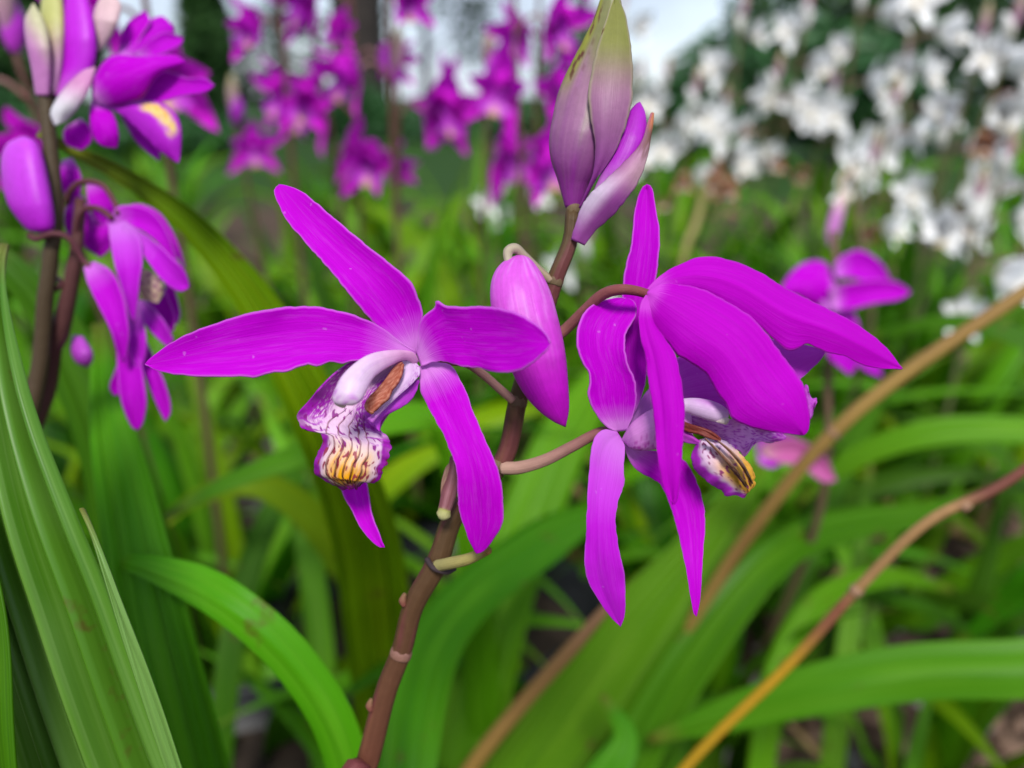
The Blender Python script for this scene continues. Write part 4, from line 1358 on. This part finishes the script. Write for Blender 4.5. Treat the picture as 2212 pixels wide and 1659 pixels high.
for a, b, dd, mt in (([(440, 200), (450, 140), (480, 80), (540, 40)], [(500, 190), (530, 130), (560, 80), (545, 42)], [10, 11, 12], PM),
                     ([(500, 205), (560, 150), (620, 120), (680, 140)], [(540, 230), (610, 200), (670, 170), (684, 145)], [9, 10, 12], M['petal_soft']),
                     ([(440, 400), (470, 470), (520, 540), (590, 600)], [(480, 390), (540, 440), (590, 520), (596, 598)], [6, 8, 9], M['petal_pale']),
                     ([(250, 470), (235, 500), (250, 540), (300, 560)], [(300, 440), (340, 480), (340, 530), (305, 560)], [4, 5, 6], PM)):
    sheet('petal', uf, Z4, a, b, dd, mt, cup=-.2, **K4)
for a, b, dd, mt in (([(440, 780), (520, 760), (600, 800), (660, 900), (690, 1000)], [(450, 820), (520, 810), (580, 840), (640, 930), (686, 1002)], [6, 7, 8], PM),
                     ([(540, 1060), (560, 1140), (600, 1200), (640, 1240)], [(600, 1060), (630, 1120), (655, 1190), (645, 1240)], [6, 7, 8], M['petal_soft']),
                     ([(610, 1040), (620, 1110), (640, 1170), (660, 1210)], [(640, 1050), (660, 1110), (672, 1170), (664, 1210)], [8, 9, 9], PM),
                     ([(470, 1150), (470, 1240), (490, 1330), (520, 1380)], [(520, 1140), (540, 1220), (545, 1310), (526, 1380)], [2, 0, 1], M['petal_pale'])):
    sheet('petal', lf2, Z4, a, b, dd, mt, cup=-.2, **K4)
# the olive leaf crossing behind the flowers
pix_leaf('leaf', lp, [(840, 2000, .46), (830, 1560, .36), (810, 1280, .29), (770, 1090, .245), (690, 900, .212), (560, 660, .200), (430, 500, .194), (300, 400, .188), (170, 330, .180), (82, 288, .176)],
         [40, 60, 95, 150, 215, 225, 190, 145, 80, 12], M['leaf_olive'], face=(.20, -.92, .32), folds=6, amp=.0030, cup=.08, nu=70, nv=49)
pix_leaf('leaf', lp, [(500, 2300, .30), (440, 1900, .27), (360, 1500, .25), (250, 1000, .24), (120, 700, .235), (0, 560, .23), (-120, 480, .23)], [110, 170, 180, 170, 150, 110, 20], M['leaf'], face=(.3, -.7, .6), folds=5)

# ================================================================== leaning stalks
def lean_stalk(label, pts, w, cf, nodes=()):
    t = thing('flower_stalk', label, 'stalk')
    pp = [P(*q) for q in pts]
    tube('stem', t, pp, [a / 2 / FOC * q[2] for a, q in zip(w, pts)], M['stem'], ns=12, n=110, colfn=cf)
    for x, y, d, r in nodes:
        c = P(x, y, d)
        ax = (CR * .75 + CU * .65).normalized()
        rr = r / 2 / FOC * d
        tube('node_ring', t, [c - ax * .0016, c, c + ax * .0016], [rr * .95, rr * 1.18, rr * .9], M['stem'], ns=12, n=8, colfn=lambda u, a: (.26, .15, .09))
    return t


U1, U2 = .714, .815
lean_stalk('long bare brown stalk leaning across the lower right corner', [(1060, 2300, .31), (1300, 1900, .27), (1480, 1659, .245), (1700, 1440, .225), (1850, 1275, .215), (2000, 1130, .205), (2160, 1050, .20), (2330, 930, .195), (2600, 760, .19)],
           [24, 24, 23, 23, 23, 23, 23, 21, 19], lambda u, a: vmix(vmix((.40, .23, .015), (.20, .075, .04), smooth(U1 - .09, U1 - .03, u)), vmix((.30, .17, .07), (.15, .05, .035), smooth(U2 - .01, U2 + .02, u)), smooth(U1 - .012, U1, u)),
           ((1850, 1275, .215, 26), (2085, 1090, .2022, 26)))
lean_stalk('thick brown stalk rising to the right edge behind the right flower', [(1240, 1800, .40), (1400, 1500, .36), (1560, 1240, .325), (1690, 1060, .30), (1800, 935, .285), (1950, 810, .275), (2212, 632, .265), (2500, 430, .26)],
           [28, 28, 29, 30, 31, 31, 31, 30], lambda u, a: vmix((.15, .13, .02), vmix((.30, .19, .05), (.20, .11, .035), .5 + pnoise(u * 9, a, 2)), smooth(.25, .5, u)), ((1800, 935, .285, 31),))
lean_stalk('short orange-brown stalk slanting up from the bottom edge at centre', [(820, 1950, .33), (1010, 1670, .30), (1120, 1530, .29), (1240, 1395, .28), (1330, 1290, .28)],
           [36, 36, 34, 32, 18], lambda u, a: vmix((.30, .20, .02), (.20, .10, .05), u))

# ================================================================== near leaves to the right and centre
rp = thing('orchid_plant', 'broad bright green leaf arching out of the lower right edge', 'orchid')
pix_leaf('leaf', rp, [(2700, 1900, .24), (2560, 1560, .25), (2400, 1430, .26), (2212, 1445, .265), (1980, 1452, .275), (1760, 1490, .285), (1560, 1545, .30), (1400, 1600, .31)], [120, 150, 140, 125, 120, 105, 75, 12], M['leaf_bright'], face=(0, -.72, .7), cup=-.10, folds=2, amp=.0008)
pix_leaf('leaf', rp, [(2650, 1900, .30), (2480, 1350, .32), (2300, 1230, .34), (2180, 1300, .36), (2060, 1400, .38)], [90, 110, 100, 70, 12], M['leaf'], face=(0, -.5, .8))
cp = thing('orchid_plant', 'tall pale green leaves slanting up behind the lower right flower', 'orchid')
pix_leaf('leaf', cp, [(1000, 2200, .34), (1080, 1800, .34), (1230, 1560, .345), (1390, 1340, .35), (1520, 1180, .355), (1620, 1040, .36), (1660, 960, .37)], [120, 150, 170, 165, 140, 90, 12], M['leaf_bright'], face=(-.35, -.75, .55), cup=.08, folds=4, amp=.003)
pix_leaf('leaf', cp, [(1200, 2200, .33), (1290, 1800, .33), (1400, 1560, .335), (1560, 1320, .34), (1700, 1180, .35), (1860, 1130, .37), (2000, 1110, .39), (2140, 1060, .41)], [90, 110, 120, 110, 85, 70, 56, 10], M['leaf'], face=(.1, -.65, .7), folds=4, amp=.0025)
pix_leaf('leaf', cp, [(1150, 2200, .29), (1200, 1900, .28), (1310, 1680, .285), (1350, 1590, .29), (1300, 1500, .30)], [110, 150, 130, 90, 10], M['leaf_bright'], face=(0, -.6, .8))
pix_leaf('leaf', cp, [(980, 2200, .36), (1010, 1700, .37), (1090, 1300, .39), (1200, 1000, .41), (1290, 840, .43), (1390, 700, .46)], [90, 130, 145, 140, 110, 16], M['leaf_bright'], face=(-.4, -.7, .5), folds=4, amp=.003)
for pts_, w_, mt_ in (([(1180, 2100, .37), (1300, 1700, .37), (1420, 1440, .38), (1560, 1270, .40), (1730, 1190, .42)], [40, 55, 60, 50, 8], 'leaf_far'),
                      ([(1600, 2100, .38), (1640, 1660, .38), (1690, 1420, .39), (1780, 1290, .40), (1920, 1245, .42), (2060, 1275, .44)], [40, 55, 60, 55, 45, 8], 'leaf_bright'),
                      ([(1930, 2000, .38), (1960, 1720, .38), (2000, 1520, .39), (2015, 1430, .40)], [36, 44, 36, 6], 'leaf'),
                      ([(1420, 2100, .36), (1450, 1700, .37), (1500, 1450, .38), (1530, 1330, .40)], [40, 55, 50, 8], 'leaf'),
                      ([(1750, 2100, .42), (1800, 1600, .43), (1850, 1250, .45), (1880, 1000, .48)], [40, 56, 50, 8], 'leaf_far'),
                      ([(1600, 2000, .44), (1660, 1500, .45), (1760, 1150, .48), (1900, 860, .52), (1990, 760, .55)], [40, 56, 56, 46, 8], 'leaf')):
    pix_leaf('leaf', cp, pts_, w_, M[mt_], face=(.1, -.75, .6), folds=3, amp=.0016)
mp = thing('orchid_plant', 'narrow pale leaf bending down to the left below the left flower', 'orchid')
pix_leaf('leaf', mp, [(1050, 1650, .38), (1020, 1200, .33), (960, 930, .30), (840, 905, .285), (690, 965, .275), (520, 1030, .265), (400, 1090, .26), (328, 1140, .258)], [60, 90, 80, 75, 75, 78, 66, 14], M['leaf_bright'], face=(-.05, -.6, .8), cup=-.05, folds=3)
pix_leaf('leaf', mp, [(960, 1700, .40), (860, 1400, .38), (700, 1150, .36), (560, 1050, .35), (420, 1080, .345), (330, 1160, .345)], [70, 110, 100, 80, 60, 10], M['leaf_olive'], face=(0, -.6, .8))
for pts_, w_, mt_ in (([(720, 2100, .40), (705, 1700, .40), (690, 1350, .41), (640, 1050, .43), (560, 850, .46)], [40, 60, 62, 56, 8], 'leaf_far'),
                      ([(860, 2100, .41), (880, 1650, .42), (905, 1420, .43), (1010, 1250, .44), (1160, 1185, .46)], [40, 58, 60, 52, 8], 'leaf_bright'),
                      ([(470, 1900, .36), (490, 1500, .37), (545, 1220, .39), (650, 1010, .42), (800, 870, .46)], [40, 56, 60, 52, 8], 'leaf'),
                      ([(780, 2100, .45), (800, 1500, .47), (770, 1100, .50), (830, 800, .55), (930, 640, .60)], [40, 60, 60, 50, 8], 'leaf_far')):
    pix_leaf('leaf', mp, pts_, w_, M[mt_], face=(-.1, -.75, .6), folds=3, amp=.0016)
ap = thing('orchid_plant', 'thin arching leaf curving in from the right edge below the thick stalk', 'orchid')
pix_leaf('leaf', ap, [(2700, 1500, .36), (2500, 1100, .37), (2300, 950, .385), (2120, 925, .395), (1960, 945, .405), (1830, 1000, .42), (1720, 1090, .44)], [60, 80, 78, 70, 64, 54, 10], M['leaf_bright'], face=(0, -.6, .8), cup=-.05, folds=3)
pix_leaf('leaf', ap, [(2700, 1300, .40), (2400, 900, .42), (2212, 740, .44), (2030, 700, .46), (1850, 740, .49)], [60, 80, 70, 60, 10], M['leaf'], face=(0, -.5, .8), folds=3)

# ================================================================== nursery pots
def pot(label, loc, s, h, rz):
    t = thing('nursery_pot', label, 'pot')
    t.location = loc
    t.rotation_euler = (0, 0, rz)
    prof = [(s * .80, 0), (s * .82, .004), (s * .98, h * .86), (s * 1.07, h * .87), (s * 1.08, h * .99), (s * 1.06, h), (s * 1.00, h), (s * .98, h * .985), (s * .93, h * .80), (s * .90, h * .80)]
    na = 40
    vs = []
    for r, z in prof:
        for j in range(na):
            a = 2 * math.pi * j / na
            # rounded square plan
            k = (abs(math.cos(a)) ** 5 + abs(math.sin(a)) ** 5) ** (-1 / 5)
            vs.append((r * k * math.cos(a), r * k * math.sin(a), z))
    link('pot_wall', mesh_grid('pot_wall', vs, len(prof), na, M['plastic'], closed=True), t)
    vs = []
    for i in range(8):
        for j in range(na):
            a = 2 * math.pi * j / na
            k = (abs(math.cos(a)) ** 5 + abs(math.sin(a)) ** 5) ** (-1 / 5)
            r = s * .93 * i / 7
            vs.append((r * k * math.cos(a), r * k * math.sin(a), h * .82 + .006 * noise.noise((i * 1.3, j * .8, 0))))
    link('potting_soil', mesh_grid('potting_soil', vs, 8, na, M['potsoil'], closed=True), t)


pc = P(985, 1470, .50)
pot('black nursery pot half hidden by leaves below the stem of the sharp orchid', (pc.x - .01, pc.y + .02, 0), .085, .15, .75)
pc = P(640, 1700, .36)
pot('black nursery pot under the arching leaf at the bottom edge', (pc.x - .02, pc.y + .01, 0), .075, .14, .2)

# ================================================================== purple orchids behind
ORD = ['first', 'second', 'third', 'fourth', 'fifth', 'sixth', 'seventh', 'eighth', 'ninth', 'tenth', 'eleventh', 'twelfth', 'thirteenth', 'fourteenth', 'fifteenth',
       'sixteenth', 'seventeenth', 'eighteenth', 'nineteenth', 'twentieth', 'twenty-first', 'twenty-second', 'twenty-third', 'twenty-fourth', 'twenty-fifth', 'twenty-sixth',
       'twenty-seventh', 'twenty-eighth', 'twenty-ninth', 'thirtieth', 'thirty-first', 'thirty-second', 'thirty-third', 'thirty-fourth', 'thirty-fifth']
GP = 'magenta orchids out of focus behind'
for lab, px, py, d, sh, nf, gap, fs in (
        ('magenta orchid showing at the left edge behind the blurred bud', 15, 60, .33, (.02, .06), 2, .024, 1.0),
        ('magenta orchid close behind the upper left flower, against the bright sky', 300, -90, .33, (-.03, .06), 2, .020, 1.0),
        ('small faint magenta orchid low among leaves, right of the olive leaf', 505, 240, .62, (.01, .05), 1, .030, 1.0),
        ('tall magenta orchid with flowers against the left bright sky gap', 640, -170, .50, (.01, .05), 4, .040, .95),
        ('tall magenta orchid in front of the dark tree trunk', 755, -90, .50, (-.02, .05), 4, .034, 1.05),
        ('magenta orchid whose blooms cross the top edge left of the dark trunk', 590, -190, .42, (.0, .05), 3, .034, .9),
        ('magenta orchid with one bloom at the top edge right of the dark trunk', 835, -110, .44, (.0, .05), 2, .040, .95),
        ('magenta orchid half hidden behind the left side of the sharp bract', 1110, -50, .44, (.0, .05), 3, .036, 1.0),
        ('magenta orchid drooping just right of the dark trunk', 860, 150, .50, (.0, .05), 2, .030, 1.1),
        ('magenta orchid with few flowers below the right bright sky gap', 1055, 150, .52, (-.02, .05), 2, .030, 1.05),
        ('tall magenta orchid just left of the large sharp bract', 1170, -150, .50, (-.01, .05), 4, .036, .95)):
    stalk_plant(lab, GP, 'p', P(px, py, d), sh, nf, gap, fs, nl=6)
# the magenta flower at right of the sharp ones
rf_ = thing('orchid_plant', 'blurred magenta flower at right behind the petal tip of the sharp flower', 'orchid', GP)
B6 = .30
tube('stem', rf_, [(P(1700, 1100, .36).x, .42, 0), tuple(P(1740, 1200, .36)), tuple(P(1790, 800, .315)), tuple(P(1805, 560, .305)), tuple(P(1800, 500, .305))], [.002, .002, .0016, .0013, .001], M['stem'], ns=8, n=40, colfn=stem_col((.1, .09, .03), (.15, .09, .06)))
e6 = empty('flower', rf_)
K6 = dict(base=B6, nu=22, nv=11)
sheet('petal', e6, Z0, [(1800, 600), (1780, 565), (1735, 568), (1700, 600), (1680, 640)], [(1815, 640), (1800, 670), (1760, 665), (1720, 640), (1684, 642)], [2, 0, -2, -2], PM, cup=.3, **K6)
sheet('sepal', e6, Z0, [(1800, 575), (1820, 552), (1860, 540), (1905, 570), (1932, 622)], [(1805, 600), (1845, 600), (1880, 618), (1910, 628), (1930, 624)], [0, 2, 2, 3], M['petal_soft'], cup=-.2, **K6)
sheet('petal', e6, Z0, [(1790, 625), (1830, 612), (1890, 605), (1940, 610), (1968, 630)], [(1795, 670), (1840, 668), (1890, 655), (1940, 648), (1968, 632)], [0, -3, -5, -5], PM, cup=-.2, **K6)
sheet('sepal', e6, Z0, [(1775, 650), (1770, 710), (1790, 770), (1835, 810)], [(1830, 650), (1855, 700), (1858, 770), (1838, 811)], [2, 3, 4], M['petal_soft'], cup=-.2, **K6)
sheet('sepal', e6, Z0, [(1800, 700), (1830, 760), (1870, 800), (1905, 815)], [(1830, 690), (1870, 740), (1900, 790), (1906, 814)], [6, 7, 8], M['petal_pale'], cup=-.2, **K6)
e7 = empty('flower', rf_)
sheet('petal', e7, Z0, [(1640, 975), (1660, 955), (1720, 948), (1780, 985), (1808, 1038)], [(1650, 985), (1690, 1000), (1730, 1008), (1775, 1040), (1806, 1040)], [2, 0, 0, 2], M['petal_faded'], cup=-.3, **K6)
sheet('petal', e7, Z0, [(1630, 960), (1650, 940), (1690, 935), (1730, 950)], [(1640, 1000), (1670, 1010), (1710, 985), (1732, 955)], [3, 2, 3], M['petal_soft'], cup=-.3, **K6)
pk = thing('orchid_plant', 'pale pink hanging orchid bud in front of the white orchids', 'orchid')
tube('stem', pk, [(P(1850, 900, .52).x, .62, 0), tuple(P(1860, 800, .52)), tuple(P(1850, 470, .46)), tuple(P(1840, 350, .45))], [.002, .002, .0015, .001], M['stem'], ns=8, n=40, colfn=stem_col((.07, .13, .03), (.2, .15, .08)))
solid('bud', pk, Z0, [(1815, 415), (1797, 450), (1784, 500), (1790, 532)], [(1832, 418), (1826, 455), (1812, 505), (1796, 534)], [0, 0, 0], M['bud'], base=.45, nu=18, na=16, colfn=lambda u, a: vmix((.62, .48, .40), (.48, .16, .46), smooth(0, .5, u)))
pix_tube('pedicel', pk, Z0, [(1843, 372, 0), (1822, 380, 0), (1818, 415, 0)], [12, 12, 12], M['stem'], base=.45, n=14, ns=8, colfn=stem_col((.3, .2, .12), (.5, .4, .3)))
leaves(pk, 4, (P(1850, 900, .52).x, .62, 0), .9)

# ================================================================== white orchids at the right
GW = 'white orchids out of focus at right'
whites = [(1440, 170, .95, 3, 0), (1505, 200, .85, 3, 1), (1605, 30, .85, 4, 0), (1680, 170, .82, 3, 2), (1745, 20, .85, 4, 0), (1800, 190, .82, 3, 1), (1865, -20, .78, 3, 0),
          (1930, 230, .72, 3, 1), (1990, -60, .72, 4, 0), (2045, 270, .68, 3, 0), (2120, 80, .64, 3, 0), (2195, 50, .60, 3, 1), (2110, 430, .58, 2, 0), (1885, 350, .66, 2, 0), (2175, 350, .62, 2, 1),
          (1345, 20, 1.1, 3, 0), (1385, 160, 1.2, 3, 0), (1265, 260, 1.1, 2, 0), (1120, 320, 1.05, 2, 0), (1080, 390, .90, 1, 0), (1270, 520, .70, 1, 0), (1565, 230, .95, 3, 2), (1960, 120, .95, 3, 0), (2230, 180, .7, 3, 0)]
whites.sort()
for k, (px, py, d, nf, dry) in enumerate(whites):
    extra = ' with withered lower flowers' if dry == 2 else ''
    stalk_plant('white-flowered orchid%s in the background, %s white one from the left' % (extra, ORD[k]), GW, 'w', P(px, py, d), (random.uniform(-.05, .03), random.uniform(.0, .08)), nf + (k % 2), .032, 1.0, nl=7, dry=dry, buds=3)
dp = thing('orchid_plant', 'withered pinkish brown flower head on a yellow stalk among the white orchids', 'orchid')
dtop = P(1530, 375, .60)
tube('stem', dp, [(dtop.x - .04, dtop.y + .02, 0), tuple(P(1465, 620, .61)), tuple(P(1505, 480, .60)), tuple(dtop)], [.0026, .0028, .0030, .0016], M['stem'], ns=8, n=30, colfn=stem_col((.12, .13, .03), (.32, .28, .10)))
for x, y, z in ((1475, 380, 1.0), (1530, 385, 1.0), (1580, 395, 1.1), (1545, 360, .9)):
    o = link('flower', DRYF[0], dp)
    o.matrix_local = Matrix.Translation(P(x, y, .60)) @ orient(Vector((random.uniform(-1, 1), -1, -.4))).to_4x4() @ Matrix.Diagonal((.6 * z, .6 * z, .6 * z, 1))

# ================================================================== leafy plants filling the bed
rs = random.Random(31)
spots = []
row_def = [('front', .33, .13), ('nearest', .43, .15), ('second', .56, .15), ('third', .72, .16), ('fourth', .90, .18), ('fifth', 1.12, .21), ('sixth', 1.4, .25), ('seventh', 1.75, .32), ('eighth', 2.3, .42), ('farthest', 3.1, .6)]
for rname, y, gap in row_def:
    half = .66 * y + .12
    n = max(3, int(2 * half / gap))
    k = 0
    for i in range(n):
        x = -half + (i + .5) * 2 * half / n + rs.uniform(-.25, .25) * gap
        yy = y + rs.uniform(-.05, .05) * (1 + y)
        if yy < .6 and x > .17 and x < .62 * yy + .1:
            # open soil at the lower right
            if rs.random() < .45:
                continue
        spots.append((rname, k, x, yy))
        k += 1
for rname, k, x, y in spots:
    t = thing('orchid_plant', 'tuft of arching green orchid leaves, %s from the left in the %s row' % (ORD[k], rname), 'orchid', 'leafy orchids without flowers')
    t.location = (x, y, 0)
    random.seed(int(x * 1e4) + int(y * 1e5))
    big = .72 if y < .38 else .9 if y < .5 else 1.0
    leaves(t, 12 if y < 1.5 else 13, (0, 0, 0), big * (1 if y < 1.5 else 1.1))
